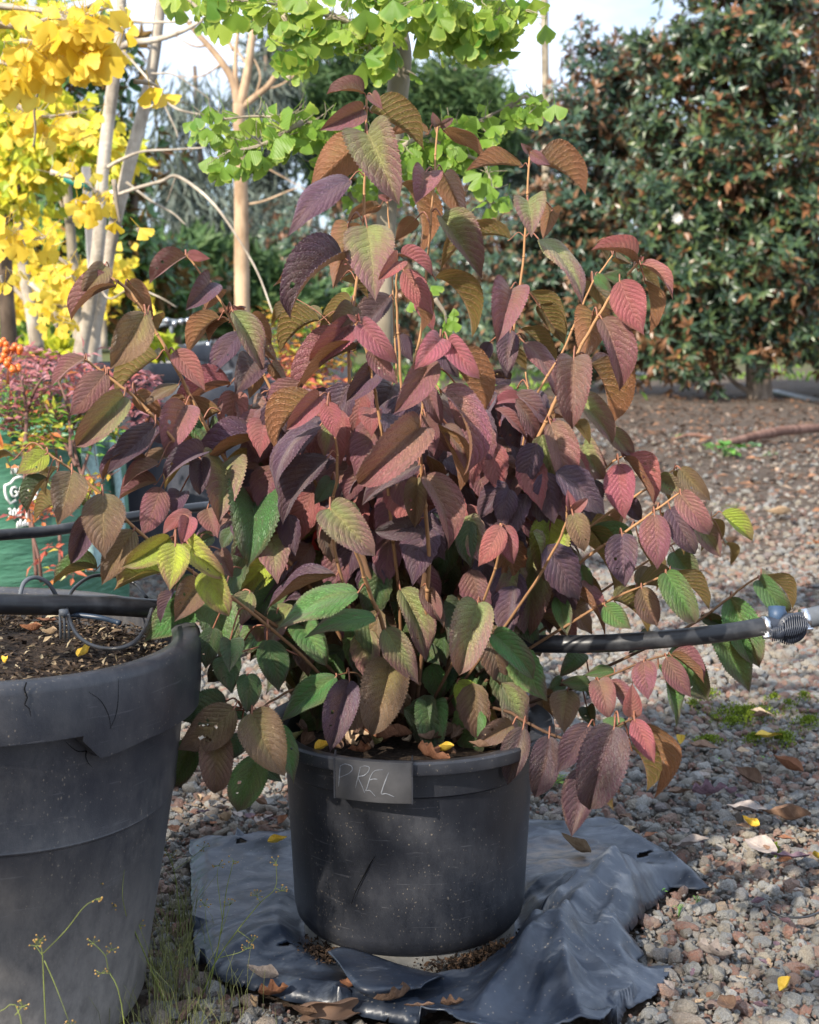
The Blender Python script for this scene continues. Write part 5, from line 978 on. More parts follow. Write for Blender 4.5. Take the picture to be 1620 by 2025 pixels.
st = thing('tree_stake', 'grey square timber stake beside the pale ginkgo stems', 'stake', P(190, 730, 4.05)); w = MB(st.location); a, b = P(196, 760, 4.05), P(170, 330, 4.05); w.tube([a, b], .0165, 4); w.build('stake_post', M_WOOD, st, False)
w = MB(); w.tube([tuple(P(x, y, 3.86)) for x, y in ((128, 352), (150, 362), (180, 372))], .012, 6); tag(w.build('tie_ribbon', simple('green_tie', (.01, .16, .12), .5)), 'dark green tree tie around the stake at upper left', 'tree tie')
w = MB(P(40, 660, 5)); limb_t = thing('leaning_tree', 'pinkish brown leaning trunk at the left edge above the hedge', 'tree', P(70, 668, 5.2))
limb(limb_t, 'trunk', [(74, 690, 5.2), (64, 630, 5.2), (50, 560, 5.2), (42, 500, 5.2), (36, 440, 5.2)], [.028, .022, .018, .016], M_BARK_PALE, 10); limb(limb_t, 'branch', [(56, 600, 5.2), (30, 572, 5.2), (8, 552, 5.2)], [.010, .006], M_BARK_PALE, 8)
lt = thing('slender_tree', 'second pale slender trunk just left of the forked ginkgo', 'tree', P(150, 700, 5.0)); limb(lt, 'trunk', [(162, 740, 5), (152, 620, 5), (143, 500, 5), (134, 390, 5), (126, 300, 5), (118, 180, 5)], [.024, .019, .018, .016, .012], M_BARK_GREY, 10); limb(lt, 'branch', [(140, 460, 5), (110, 380, 5), (60, 330, 5)], [.006, .003], M_BARK_GREY, 6)
# ---------------------------------------------------------------- tan peeled trunk with bare crown
tt = thing('crepe_myrtle_tree', 'smooth tan bare trunk forking into leafless branches left of centre', 'tree', P(479, 680, 6.2))
limb(tt, 'trunk', [(480, 700, 6.2), (479, 620, 6.2), (478, 500, 6.2), (477, 400, 6.2), (474, 300, 6.2), (472, 205, 6.2)], [.036, .035, .034, .032, .028, .026], M_BARK_TAN)
for pts, r in (([(472, 215), (462, 165), (440, 125), (412, 90), (385, 60), (360, 20), (340, -40)], [.020, .017, .014, .012, .008]), ([(474, 210), (488, 150), (498, 80), (506, 20), (512, -50)], [.022, .018, .016, .014]), ([(470, 210), (466, 150), (466, 100), (470, 60), (462, 0), (455, -40)], [.012, .010, .008, .006]),
               ([(474, 215), (500, 195), (530, 170), (560, 130), (600, 100), (660, 70)], [.016, .014, .011, .006]), ([(520, 178), (560, 165), (620, 120)], [.005, .003]), ([(412, 90), (380, 90), (330, 60)], [.006, .003]), ([(440, 125), (400, 150), (350, 150)], [.005, .002]), ([(462, 100), (440, 60), (420, 20), (415, -10)], [.008, .004]),
               ([(479, 330), (500, 320), (560, 350), (620, 385)], [.005, .003, .002]), ([(481, 405), (520, 398), (575, 376), (590, 372)], [.006, .004, .002]), ([(505, 190), (515, 150), (500, 110)], [.006, .003]), ([(490, 130), (470, 95), (478, 40)], [.006, .003])):
    limb(tt, 'branch', [(a, b, 6.2) for a, b in pts], r, M_BARK_TAN, 9)
# ================================================================ leafy masses
def blobs_pts(blobs, n, clumps, cr, rim=.45):
    wt = np.array([b[2]*b[3] for b in blobs], float); wt /= wt.sum(); out = []; outn = []
    cidx = RN.choice(len(blobs), clumps, p=wt); cc = []
    for i in cidx:
        px, py, rx, ry, Y, rz = blobs[i]; u = rvec(1)[0]*(rim+(1-rim)*RN.rand())
        if u[1] > .35: u[1] *= -.6
        c = P(px+rx*u[0], py-ry*u[2], Y); c = np.array(c)+np.array([0, rz*u[1], 0]); cc.append((c, u))
    k = RN.randint(0, clumps, n); C = np.array([c[0] for c in cc]); U = np.array([c[1] for c in cc]); off = RN.normal(size=(n, 3)); off = unit(off)*(RN.rand(n, 1)**.5)*np.array([1, 1, .75])*cr
    sz = RN.uniform(.6, 1.4, clumps)[k][:, None]; return C[k]+off*sz, unit(unit(off)*.8+U[k]*.5+np.array([0, -.05, .25])), k
def rosettes(pos, dr, k, L, Wr, spread=(.7, 1.25)):
    n = len(pos); d = np.repeat(dr, k, 0); p = np.repeat(pos, k, 0); a = rvec(n); a = unit(a-dr*np.sum(a*dr, 1, keepdims=True)); b = np.cross(dr, a)
    ph = np.tile(np.arange(k)*6.283/k, n)+RN.uniform(-.3, .3, n*k); A = np.repeat(a, k, 0)*np.cos(ph)[:, None]+np.repeat(b, k, 0)*np.sin(ph)[:, None]
    t = RN.uniform(spread[0], spread[1], n*k)[:, None]; ld = d*np.cos(t)+A*np.sin(t); ld[:, 2] -= .12; nn_ = d*np.sin(t)-A*np.cos(t)
    return p+ld*L*.08, unit(ld), nn_, L*RN.uniform(.65, 1.1, n*k), L*Wr*RN.uniform(.8, 1.15, n*k)
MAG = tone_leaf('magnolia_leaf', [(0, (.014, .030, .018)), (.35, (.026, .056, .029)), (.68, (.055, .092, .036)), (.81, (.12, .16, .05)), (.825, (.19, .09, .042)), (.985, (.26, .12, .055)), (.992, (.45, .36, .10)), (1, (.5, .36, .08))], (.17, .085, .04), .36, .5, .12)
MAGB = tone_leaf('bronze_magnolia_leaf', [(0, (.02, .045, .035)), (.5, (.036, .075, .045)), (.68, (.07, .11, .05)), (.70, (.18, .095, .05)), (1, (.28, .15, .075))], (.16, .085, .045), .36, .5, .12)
MAGF = tone_leaf('hazed_magnolia_leaf', [(0, (.03, .06, .05)), (.5, (.055, .10, .07)), (.85, (.10, .15, .07)), (.9, (.26, .12, .06)), (1, (.32, .17, .08))], (.26, .13, .07), .35, .5, .12)  # lighter, greyer magnolia leaf tones with distance haze painted into the colour
PINE = tone_leaf('pine_needle', [(0, (.035, .075, .03)), (.6, (.07, .13, .045)), (1, (.13, .19, .06))], None, .6, .3, .2)
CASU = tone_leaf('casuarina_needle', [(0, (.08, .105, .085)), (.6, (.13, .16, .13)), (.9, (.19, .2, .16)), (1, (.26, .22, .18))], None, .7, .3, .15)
YGR = tone_leaf('yellow_green_leaf', [(0, (.30, .38, .03)), (.35, (.55, .56, .04)), (.7, (.78, .62, .05)), (1, (.85, .60, .08))], None, .45, .4, .4)
HDG = tone_leaf('hedge_leaf', [(0, (.06, .14, .02)), (.6, (.16, .30, .04)), (1, (.32, .45, .08))], None, .5, .4, .25)
BRG = tone_leaf('broad_green_leaf', [(0, (.02, .06, .02)), (.5, (.05, .13, .03)), (.82, (.14, .24, .05)), (.86, (.28, .12, .04)), (1, (.35, .18, .06))], (.2, .12, .04), .3, .6, .2)
def broad_tree(label, blobs, base_px, Y, n, L, mat, trunk=None, cat='tree', clumps=60, cr=.5, name='magnolia_tree', k=7, Wr=.34, group=None, tr=.1, branches=(), bm=None):
    b = G(base_px[0], base_px[1]) if base_px else None
    r = thing(name, label, cat, (b.x, Y, 0) if b else (0, Y, 0), group); off = r.location
    pos, dr, ci = blobs_pts(blobs, n, clumps, cr); p, d, nn_, LL_, WW = rosettes(pos, dr, k, L, Wr); keep = p[:, 2] > .03; ct = RN.rand(clumps); tn = np.clip(np.repeat(ct[ci], k)*.35+RN.rand(len(p))*.72-.03, 0, 1)
    leaf_mass('crown', p[keep], d[keep], nn_[keep], LL_[keep], WW[keep], mat, tn[keep], r, off=off, kind='stuff')
    if trunk: limb(r, 'trunk', [(a, c, Y) for a, c in trunk], [tr, tr*.8, tr*.6, tr*.4], bm or M_BARK_BROWN, 12)
    for pts, q in branches: limb(r, 'branch', [(a, c, Y) for a, c in pts], q, bm or M_BARK_BROWN, 8)
    return r
PALEB = bark('magnolia_bark', (.26, .20, .15), (.46, .38, .30), (8, 8, 4), .01)
broad_tree('tall dense magnolia filling the upper right with its trunk foot showing', [(1450, 300, 205, 400, 14.5, 1.3), (1425, 40, 175, 200, 14.5, 1.2), (1400, 600, 200, 130, 14.2, 1.2), (1540, 420, 150, 300, 14.6, 1.2), (1330, 480, 130, 200, 14.4, 1.0), (1400, 330, 150, 150, 15.4, .8), (1380, 700, 140, 55, 14.3, 1.0), (1560, 640, 110, 70, 14.6, 1)], (1500, 792), 14.4, 5600, .14, MAG, [(1503, 800), (1500, 740), (1492, 560), (1488, 400), (1482, 200), (1470, -50)], clumps=250, cr=.40, bm=PALEB, tr=.15,
           branches=[([(1497, 720), (1540, 560), (1600, 420)], [.05, .03]), ([(1495, 600), (1440, 480), (1380, 380)], [.04, .02]), ([(1490, 420), (1420, 215), (1370, 190)], [.05, .03]), ([(1490, 780), (1440, 740), (1420, 640)], [.03, .02])])
broad_tree('bronze tipped magnolia left of the tall one against the sky', [(1140, 400, 105, 190, 16, 1.1), (1085, 330, 35, 120, 16, .7), (1180, 560, 120, 180, 15.8, 1.1), (1235, 250, 65, 130, 16.2, .9), (1115, 250, 40, 110, 16, .7), (1225, 110, 45, 100, 16.2, .8), (1170, 180, 40, 100, 16.1, .8), (1040, 520, 60, 160, 16, .9), (1250, 660, 90, 70, 15.5, .8), (1150, 690, 90, 50, 16, .8), (1180, 420, 110, 130, 16.6, .7)], (1215, 745), 16, 3300, .135, MAGB, [(1222, 765), (1215, 700), (1200, 500), (1190, 300)], clumps=150, cr=.42, bm=PALEB, tr=.13, branches=[([(1215, 690), (1140, 520), (1090, 400)], [.05, .03])])
broad_tree('dark magnolia at the far right edge behind the tall one', [(1640, 420, 90, 300, 17, 1.2), (1620, 120, 130, 200, 17, 1.2), (1640, 620, 90, 120, 16, 1.0), (1540, 560, 100, 140, 18, 1)], (1660, 760), 17, 1500, .15, MAG, [(1662, 775), (1655, 500), (1650, 200)], clumps=60, cr=.5, bm=PALEB, tr=.13)
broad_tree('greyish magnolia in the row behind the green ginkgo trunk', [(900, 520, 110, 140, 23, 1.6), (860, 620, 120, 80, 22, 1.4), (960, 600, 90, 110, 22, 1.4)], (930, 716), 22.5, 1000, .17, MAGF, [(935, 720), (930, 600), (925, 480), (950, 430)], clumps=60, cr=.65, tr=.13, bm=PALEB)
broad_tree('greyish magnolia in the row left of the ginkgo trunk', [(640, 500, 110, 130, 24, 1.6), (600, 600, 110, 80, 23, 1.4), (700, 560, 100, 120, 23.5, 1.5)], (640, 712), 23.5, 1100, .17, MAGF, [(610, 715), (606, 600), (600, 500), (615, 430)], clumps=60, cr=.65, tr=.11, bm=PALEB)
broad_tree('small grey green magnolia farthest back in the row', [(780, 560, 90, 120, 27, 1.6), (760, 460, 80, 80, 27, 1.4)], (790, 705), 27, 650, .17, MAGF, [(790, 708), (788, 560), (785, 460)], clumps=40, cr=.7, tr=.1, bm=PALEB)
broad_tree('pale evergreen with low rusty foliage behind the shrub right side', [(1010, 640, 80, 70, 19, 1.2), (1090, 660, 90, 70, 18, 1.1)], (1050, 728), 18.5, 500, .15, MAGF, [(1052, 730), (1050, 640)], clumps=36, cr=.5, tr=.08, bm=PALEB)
w = thing('magnolia_flower', 'single white magnolia flower in the dark foliage at right', 'flower', P(1340, 432, 13.1)); leaf_mass('petals', np.zeros((9, 3)), np.stack([np.cos(np.arange(9)*.7), np.full(9, -.4), np.sin(np.arange(9)*.7)], 1), np.tile([0, -1, .2], (9, 1)), .065, .03, simple('white_petal', (.5, .49, .44), .6), RN.rand(9), w)
tk = thing('bare_tree', 'thin bare grey trunk rising into the sky above the magnolias', 'tree', P(1080, 700, 19)); limb(tk, 'trunk', [(1082, 700, 19), (1080, 300, 19), (1078, 100, 19), (1076, -80, 19)], [.06, .055, .05], M_BARK_GREY, 8); limb(tk, 'branch', [(1079, 70, 19), (1070, 50, 19), (1065, 42, 19)], [.012, .006], M_BARK_GREY, 6)
# left dark broadleaf trees behind the yellow ginkgo
broad_tree('glossy broadleaf evergreen directly behind the pale ginkgo stems', [(190, 250, 80, 240, 8.5, .6), (180, 480, 100, 130, 8.3, .6), (270, 560, 70, 60, 8.6, .5), (110, 420, 110, 180, 9, .7)], (250, 690), 8.6, 900, .13, BRG, [(250, 700), (255, 600), (262, 450), (270, 250)], clumps=70, cr=.26, name='evergreen_tree', tr=.05)
broad_tree('low glossy shrub with rusty leaves between ginkgo and tan trunk', [(350, 560, 60, 50, 10, .6), (330, 600, 80, 40, 9.5, .5)], (360, 680), 10, 330, .12, BRG, [(352, 690), (350, 600), (352, 540)], clumps=30, cr=.24, name='evergreen_shrub', tr=.03)
# yellow-green small leaved tree behind the yellow ginkgo
yt = thing('yellow_tree', 'yellow green small leaved tree behind the ginkgo at the left edge', 'tree', (P(20, 700, 4.6).x, 4.6, 0))
pos, dr, ci = blobs_pts([(90, 270, 130, 130, 4.6, .3), (20, 200, 80, 170, 4.7, .3), (180, 300, 80, 100, 4.5, .25), (60, 60, 150, 110, 4.9, .3), (20, 370, 60, 60, 4.6, .2)], 2100, 70, .13, .2); n = len(pos); d = dr*.6+rvec(n)*.5; d[:, 2] -= .7; nn_ = rvec(n)*.7+np.array([-.1, -1, .4])
leaf_mass('crown', pos, d, nn_, RN.uniform(.04, .068, n), RN.uniform(.028, .042, n), YGR, np.clip(RN.rand(n)*.8+.3*(ci % 5)/5-.1, 0, 1), yt, off=yt.location, kind='stuff')
for pts in ([(20, 700, 4.7), (10, 500, 4.7), (30, 350, 4.7), (60, 200, 4.7), (70, 60, 4.7)], [(30, 350, 4.6), (90, 330, 4.5), (130, 305, 4.5)], [(20, 400, 4.6), (100, 270, 4.5), (170, 210, 4.5)], [(60, 220, 4.7), (150, 130, 4.7)]): limb(yt, 'branch' if len(pts) < 5 else 'trunk', pts, [.008, .004] if len(pts) < 5 else [.03, .02, .012], M_BARK_BROWN, 7)
yb = thing('yellow_shrub', 'loose yellow leaved young trees in the nursery row at the left', 'tree', (P(150, 700, 7).x, 7, 0))
pos, dr, ci = blobs_pts([(40, 560, 90, 60, 7, .3), (140, 590, 60, 50, 7, .3), (200, 520, 60, 90, 7.2, .3), (60, 480, 100, 50, 7.2, .3), (240, 600, 50, 40, 7.4, .3)], 560, 40, .2, .2); n = len(pos); d = rvec(n); d[:, 2] -= .7
leaf_mass('crown', pos, d, rvec(n)+np.array([0, -1, .3]), RN.uniform(.05, .08, n), RN.uniform(.045, .07, n), YGR, RN.rand(n)*.5+.5, yb, off=yb.location, kind='stuff')
for a in ((115, 700, 118, 520), (205, 690, 190, 470)): limb(yb, 'trunk', [(a[0], a[1], 7), ((a[0]+a[2])/2+4, (a[1]+a[3])/2, 7), (a[2], a[3], 7)], [.02, .015, .01], M_BARK_GREY, 7)
# conifers beyond
def conifer(label, blobs, base_px, Y, n, L, mat, trunk, droop=-.1, clumps=60, cr=1.2, name='pine_tree', tr=.2, w_=.14):
    r = thing(name, label, 'tree', (P(base_px[0], base_px[1], Y).x, Y, 0)); pos, dr, ci = blobs_pts(blobs, n, clumps, cr, .25); n_ = len(pos); k = 5; p = np.repeat(pos, k, 0); d = np.repeat(dr, k, 0)*.6+rvec(n_*k)*.75; d[:, 2] += droop
    p = p+rvec(n_*k)*L*.35; leaf_mass('crown', p, d, rvec(n_*k), L*RN.uniform(.6, 1.2, n_*k), L*w_, mat, np.clip(np.repeat(RN.rand(clumps)[ci], k)*.5+RN.rand(n_*k)*.5, 0, 1), r, off=r.location, kind='stuff')
    limb(r, 'trunk', [(a, c, Y) for a, c in trunk], [tr, tr*.6, tr*.3], M_BARK_BROWN, 8)
    rr_ = random.Random(int(Y*10)+int(base_px[0]))
    for i in range(10):
        t = rr_.uniform(.25, .95); a = trunk[0][0]+(trunk[-1][0]-trunk[0][0])*t; c = trunk[0][1]+(trunk[-1][1]-trunk[0][1])*t; sx = rr_.choice((-1, 1))*rr_.uniform(30, 80); limb(r, 'branch', [(a, c, Y), (a+sx*.5, c-10, Y), (a+sx, c-25+(30 if droop < -.5 else 0), Y)], [.05, .02], M_BARK_BROWN, 5)
    return r
conifer('bushy green pine left of the green ginkgo trunk', [(690, 190, 75, 75, 32, 1.6), (640, 300, 50, 70, 32, 1.6), (720, 310, 60, 80, 32, 1.6), (620, 200, 30, 30, 31, 1)], (690, 650), 32, 1300, .55, PINE, [(700, 660), (700, 400), (690, 110)], clumps=60, cr=.75)
conifer('dark bushy pine right of the green ginkgo trunk', [(890, 200, 60, 60, 36, 1.6), (860, 290, 80, 80, 36, 1.6), (950, 270, 60, 80, 37, 1.6), (810, 210, 40, 40, 36, 1.2)], (880, 650), 36, 1200, .6, PINE, [(890, 660), (885, 400), (880, 100)], clumps=60, cr=.85)
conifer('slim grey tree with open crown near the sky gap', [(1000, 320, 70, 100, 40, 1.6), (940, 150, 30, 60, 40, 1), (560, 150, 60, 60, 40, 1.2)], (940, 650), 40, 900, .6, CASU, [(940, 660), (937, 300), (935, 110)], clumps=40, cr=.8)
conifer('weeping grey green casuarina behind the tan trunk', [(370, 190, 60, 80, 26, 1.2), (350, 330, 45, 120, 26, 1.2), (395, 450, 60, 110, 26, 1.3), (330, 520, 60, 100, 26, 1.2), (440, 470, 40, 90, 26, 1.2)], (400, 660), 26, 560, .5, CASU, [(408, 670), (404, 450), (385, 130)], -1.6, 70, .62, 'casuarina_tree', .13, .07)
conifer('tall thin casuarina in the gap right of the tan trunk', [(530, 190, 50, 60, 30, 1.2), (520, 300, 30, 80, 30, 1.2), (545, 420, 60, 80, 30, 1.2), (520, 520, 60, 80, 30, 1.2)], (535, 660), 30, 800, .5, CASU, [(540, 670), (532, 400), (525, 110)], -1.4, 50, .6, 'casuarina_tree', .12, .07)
conifer('green rounded tree low behind the casuarinas', [(300, 560, 90, 60, 20, 1.2), (430, 560, 80, 60, 21, 1.2), (540, 600, 80, 50, 21, 1.2)], (420, 690), 20.5, 900, .35, PINE, [(425, 695), (425, 600), (425, 540)], 0, 50, .45, 'round_tree', .1, .3)
conifer('greenish tree at the left behind everything', [(60, 520, 130, 80, 16, 1), (180, 560, 100, 60, 16, 1)], (100, 690), 16, 900, .26, PINE, [(100, 695), (100, 600), (100, 480)], 0, 50, .35, 'round_tree', .1, .3)
# far treeline closing the horizon
n = 15000; x = RN.uniform(-30, 34, n); yv = RN.uniform(58, 72, n); top = 3.6+1.4*np.array([noise.noise(Vector((a*.14, 0, 0))) for a in x])+1.1*np.array([noise.noise(Vector((a*.6, 3, 0))) for a in x]); z = RN.rand(n)**.8*top
leaf_mass('distant_treeline', np.stack([x, yv, z], 1), rvec(n)+np.array([0, 0, .2]), rvec(n), RN.uniform(.5, 1.1, n), RN.uniform(.3, .6, n), tone_leaf('far_foliage', [(0, (.05, .085, .05)), (.6, (.08, .13, .07)), (1, (.14, .19, .09))], None, .7, .3, .15), RN.rand(n), kind='stuff')
# clipped hedge
hd = thing('hedge', 'bright green clipped hedge behind the nursery pots at the left edge', 'hedge', (P(60, 668, 9).x, 9, 0)); n = 5200; xa, xb = P(-120, 640, 9).x, P(148, 640, 9).x; x = RN.uniform(xa, xb, n); zt = P(60, 606, 9).z; e = np.minimum(1, (xb-x)/.25)**.5*zt*(1+.05*np.sin(x*9)); z = RN.rand(n)**.6*e; yv = 9+RN.uniform(-.28, .5, n)
leaf_mass('foliage', np.stack([x, yv, z], 1), rvec(n)+np.array([0, -.4, .5]), rvec(n)+np.array([0, -.6, .6]), RN.uniform(.03, .055, n), RN.uniform(.02, .03, n), HDG, RN.rand(n), hd, off=hd.location, kind='stuff')
# ================================================================ nursery pots at the left
black_pot(345, 682, 74, 5.6, 'black nursery pot below the clamped pipe frame'); black_pot(285, 716, 116, 4.35, 'wide black nursery pot behind the left shrub branches')
black_pot(60, 690, 80, 6.2, 'black nursery pot at the left edge behind the berries'); black_pot(175, 716, 66, 3.94, 'black pot holding the pale forked ginkgo stems'); black_pot(640, 668, 60, 6.2, 'black pot of the tan trunk beside the yellow nandina') if False else None
black_pot(479, 672, 56, 6.2, 'black pot of the smooth tan trunk'); black_pot(20, 770, 90, 3.9, 'grey black pot behind the nandina at the left edge'); black_pot(400, 760, 80, 3.6, 'dark pot half hidden behind the left shrub leaves'); black_pot(590, 770, 90, 4.4, 'black pot of the red and yellow nandina', soil=False)
bx = thing('planter_box', 'distant black planter box right of the tan trunk', 'planter', (P(640, 650, 8).x, 8, 0)); w = MB(); c = P(610, 640, 8); w.box((c.x, 8, c.z*.5), (.5, .35, c.z), None); b_ = w.build('box_body', M_POT_FAR, None, False); b_.parent = bx; b_.location = -bx.location
def basal(px, py, rx, ry, Y, n, label, L=.06, mat=YGR, lo=.0, hi=.45, wr=.7):
    t = thing('leafy_suckers', label, 'plant', (P(px, py, Y).x, Y, P(px, py+ry, Y).z)); u = rvec(n)*RN.rand(n, 1)**.4; k = Y/F; p = np.array([P(px+rx*a[0], py-ry*a[2], Y) for a in u]); p[:, 1] += u[:, 1]*rx*k
    leaf_mass('leaves', p, rvec(n)+np.array([0, 0, .5]), rvec(n)+np.array([0, -.8, .6]), L*RN.uniform(.6, 1.1, n), L*wr, mat, lo+RN.rand(n)*(hi-lo), t, off=t.location)
    w = MB(t.location)
    for i in range(0, n, 4): w.tube([t.location+Vector((RN.uniform(-1, 1)*rx*k*.3, 0, -.02)), Vector(tuple(p[i]))], .002, 4)
    w.build('stalks', M_BARK_GREY, t)
basal(80, 690, 42, 22, 5.9, 120, 'yellow green leafy suckers in the pot left of the ginkgo stems'); basal(128, 695, 22, 20, 4.6, 60, 'small tuft of yellow leaves just left of the ginkgo stems'); basal(300, 692, 40, 24, 4.3, 110, 'olive green suckers in the wide black pot', lo=0, hi=.3); basal(40, 672, 30, 14, 7, 60, 'dull green tuft behind the orange berries', mat=HDG)
# pipe frame with steel clamps, rusty rail
pf = thing('irrigation_manifold', 'grey irrigation pipework with shiny clamps in the distance left of centre', 'pipework', P(340, 675, 6)); pts = [[(302, 636), (330, 634), (350, 636), (372, 634), (380, 640), (381, 672)], [(339, 636), (339, 675)], [(300, 648), (322, 642), (338, 640)], [(300, 700), (345, 690), (372, 684), (420, 676)], [(375, 760), (400, 748), (460, 735)]]
w = MB(pf.location)
for pl in pts: w.tube([P(x, y, 6) for x, y in pl], .009, 8)
w.build('pipework', simple('grey_pipe', (.13, .15, .17), .5), pf)
for x, y in ((330, 634), (345, 640), (358, 636), (372, 634), (368, 686), (412, 682), (408, 704), (402, 712)): w = MB(pf.location); w.tube([P(x-3, y, 5.98), P(x+3, y, 5.98)], .013, 8); w.build('clamp', M_STEEL, pf)
w = MB(P(380, 612, 14)); w.box(P(380, 612, 14), (1.2, .04, .05)); w.box(P(350, 632, 14), (.04, .04, .28)); w.box(P(410, 632, 14), (.04, .04, .28)); o = w.build('rusty_rail', simple('rust_steel', (.20, .07, .04), .8), None, False); o.location = P(380, 612, 14); tag(o, 'low rusty brown rail on the far grass left of centre', 'rail')
# ================================================================ green grow bag with nandina
BGC = Vector((P(-40, 1000, 3.05).x, 3.05, 0)); BGR = .335
bag = thing('grow_bag', 'green woven grow bag with white printing behind the big pot', 'grow bag', BGC); btop = P(100, 868, 2.76).z
m = NM('green_woven_bag'); c = m.obco(); wv = m.math('SINE', m.math('MULTIPLY', m.n('SeparateXYZ', Vector=c).outputs[2], 900)); n = m.noise(m.scaled(c, (3, 3, 14)), 1.5, 5, .6)
MBAG = m.bsdf(m.mix(m.ramp(n, [(.35, 0), (.7, 1)]), (.035, .14, .085), (.10, .26, .17)), .45, .5, m.bump(n, .8, .02))
lathe_obj('bag_body', [(0, .005), (BGR*.92, .01), (BGR*.98, .06), (BGR, .2), (BGR*.985, btop-.03), (BGR*.96, btop), (BGR*.93, btop-.01), (BGR*.93, btop-.06), (0, btop-.05)], MBAG, bag, 90, fn=lambda i, a, r, z: (r*(1+.012*math.sin(a*7+z*9)+.006*math.sin(a*17+z*20)), z+(.012*math.sin(a*5) if z > btop-.04 else 0)))
MSTR = simple('faded_handle_webbing', (.30, .44, .42), .75, .3, .25, 120, .4)
for x0_, x1_, yb_ in ((172, 204, 1130), (231, 246, 1120)):
    v = []; f = []; k = 14
    for i in range(k+1):
        y_ = 868+(yb_-868)*i/k; sh = 18*math.sin(i/k*2.2)
        for x_ in (x0_-18+sh, x1_-18+sh): q = ray_cyl(x_, y_, BGC.x, BGC.y, BGR*1.022)-BGC; v.append(tuple(q))
    for i in range(k): f.append((i*2, i*2+1, i*2+3, i*2+2))
    o = obj('handle_strap', np_mesh('handle_strap', v, f, MSTR), bag); s_ = o.modifiers.new('t', 'SOLIDIFY'); s_.thickness = .003
MPR = simple('white_print', (.78, .80, .78), .6, .3, .1, 50, .1)
FONT = {'N': [[(0, 0), (0, 1), (1, 0), (1, 1)]], 'O': [[(.2, 0), (0, .3), (0, .7), (.2, 1), (.8, 1), (1, .7), (1, .3), (.8, 0), (.2, 0)]], 'R': [[(0, 0), (0, 1), (.8, 1), (1, .75), (.8, .5), (0, .5), (.5, .5), (1, 0)]], 'T': [[(0, 1), (1, 1)], [(.5, 1), (.5, 0)]], 'H': [[(0, 0), (0, 1)], [(1, 0), (1, 1)], [(0, .5), (1, .5)]],
        'G': [[(.95, .85), (.6, 1), (.2, .9), (0, .5), (.2, .1), (.6, 0), (1, .15), (1, .5), (.55, .5)]], 'C': [[(1, .8), (.6, 1), (.2, .9), (0, .5), (.2, .1), (.6, 0), (1, .2)]], 'P': [[(0, 0), (0, 1), (.8, 1), (1, .75), (.8, .48), (0, .48)]], '3': [[(0, .9), (.4, 1), (.9, .8), (.4, .52), (1, .3), (.5, 0), (0, .1)]], '0': [[(.5, 0), (0, .3), (0, .7), (.5, 1), (1, .7), (1, .3), (.5, 0)]], 'L': [[(0, 1), (0, 0), (.9, 0)]]}
pr = MB(BGC)
def pstroke(pts, r=.0032): pr.tube([ray_cyl(x, y, BGC.x, BGC.y, BGR*1.016) for x, y in pts], r, 5)
def ptext(s, x, y, w_, h, gap):
    for ch in s:
        if ch != ' ':
            for st_k in FONT[ch]: pstroke([(x+a*w_, y-b*h) for a, b in st_k], .0022 if h < 18 else .0027)
        x += w_+gap
ptext('NORTH', 23, 937, 6, 14, 3); ptext('GCP', 22, 982, 12, 19, 5); ptext('300 LTR', 17, 1024, 6, 18, 3)
pstroke([(46, 943), (38, 943), (29, 946), (21, 956), (10, 960), (10, 973), (13, 984), (20, 996), (32, 989)], .003); pstroke([(57, 944), (64, 954), (72, 960), (73, 975), (69, 988), (60, 996), (50, 990)], .003); pstroke([(46, 943), (50, 949), (57, 944)], .003)
for i in range(5): pstroke([(34+i*5, 1044-i*1.2), (36+i*5, 1031-(i % 2)*4)], .0026)
pstroke([(33, 1037), (57, 1034)], .0022)
pr.build('white_lettering', MPR, bag)
NAN = tone_leaf('nandina_leaf', [(0, (.05, .16, .02)), (.22, (.13, .28, .03)), (.38, (.45, .42, .04)), (.48, (.60, .22, .05)), (.6, (.46, .10, .07)), (.8, (.34, .11, .12)), (1, (.42, .20, .22))], None, .4, .5, .35)
def nandina(root, blobs, n, L, tonef, Y):
    wt = np.array([b[2]*b[3] for b in blobs], float); wt /= wt.sum(); P_, D_, N_, T_ = [], [], [], []; w = MB(root.location)
    for i in range(n):
        bl = blobs[RN.choice(len(blobs), p=wt)]; u = rvec(1)[0]*RN.rand()**.4; c = np.array(P(bl[0]+bl[2]*u[0], bl[1]-bl[3]*u[2], bl[4]))+np.array([0, u[1]*bl[5], 0]); ax = unit(np.array([[RN.normal(0, 1), RN.normal(-.3, .6), RN.normal(.1, .5)]]))[0]; sd_ = np.cross(ax, [0, 0, 1]); sd_ /= np.linalg.norm(sd_)+1e-6; t = tonef(bl, c)
        w.tube([c-ax*L*1.6, c+ax*L*.6], .0008, 3, False)
        for (o_, dd) in ((.6, ax), (0, ax*.4+sd_), (0, ax*.4-sd_), (-.8, ax*.3+sd_), (-.8, ax*.3-sd_)):
            P_.append(c+ax*o_*L); D_.append(dd+RN.normal(0, .2, 3)+np.array([0, 0, -.15])); N_.append(np.array([0, -.5, 1])+RN.normal(0, .4, 3)); T_.append(np.clip(t+RN.normal(0, .10), 0, 1))
    n_ = len(P_); leaf_mass('leaves', P_, D_, N_, L*RN.uniform(.7, 1.2, n_), L*.34, NAN, T_, root, off=root.location, kind='stuff'); w.build('twigs', simple('nandina_twig', (.12, .05, .04), .6), root)
nd = thing('nandina_shrub', 'nandina with pink, red and green small leaves and orange berries in the green bag', 'shrub', (BGC.x+.1, 2.95, btop-.05))
def tf(bl, c): return {0: .84, 1: .20, 2: .40, 3: .62}[bl[6]]+RN.normal(0, .10)
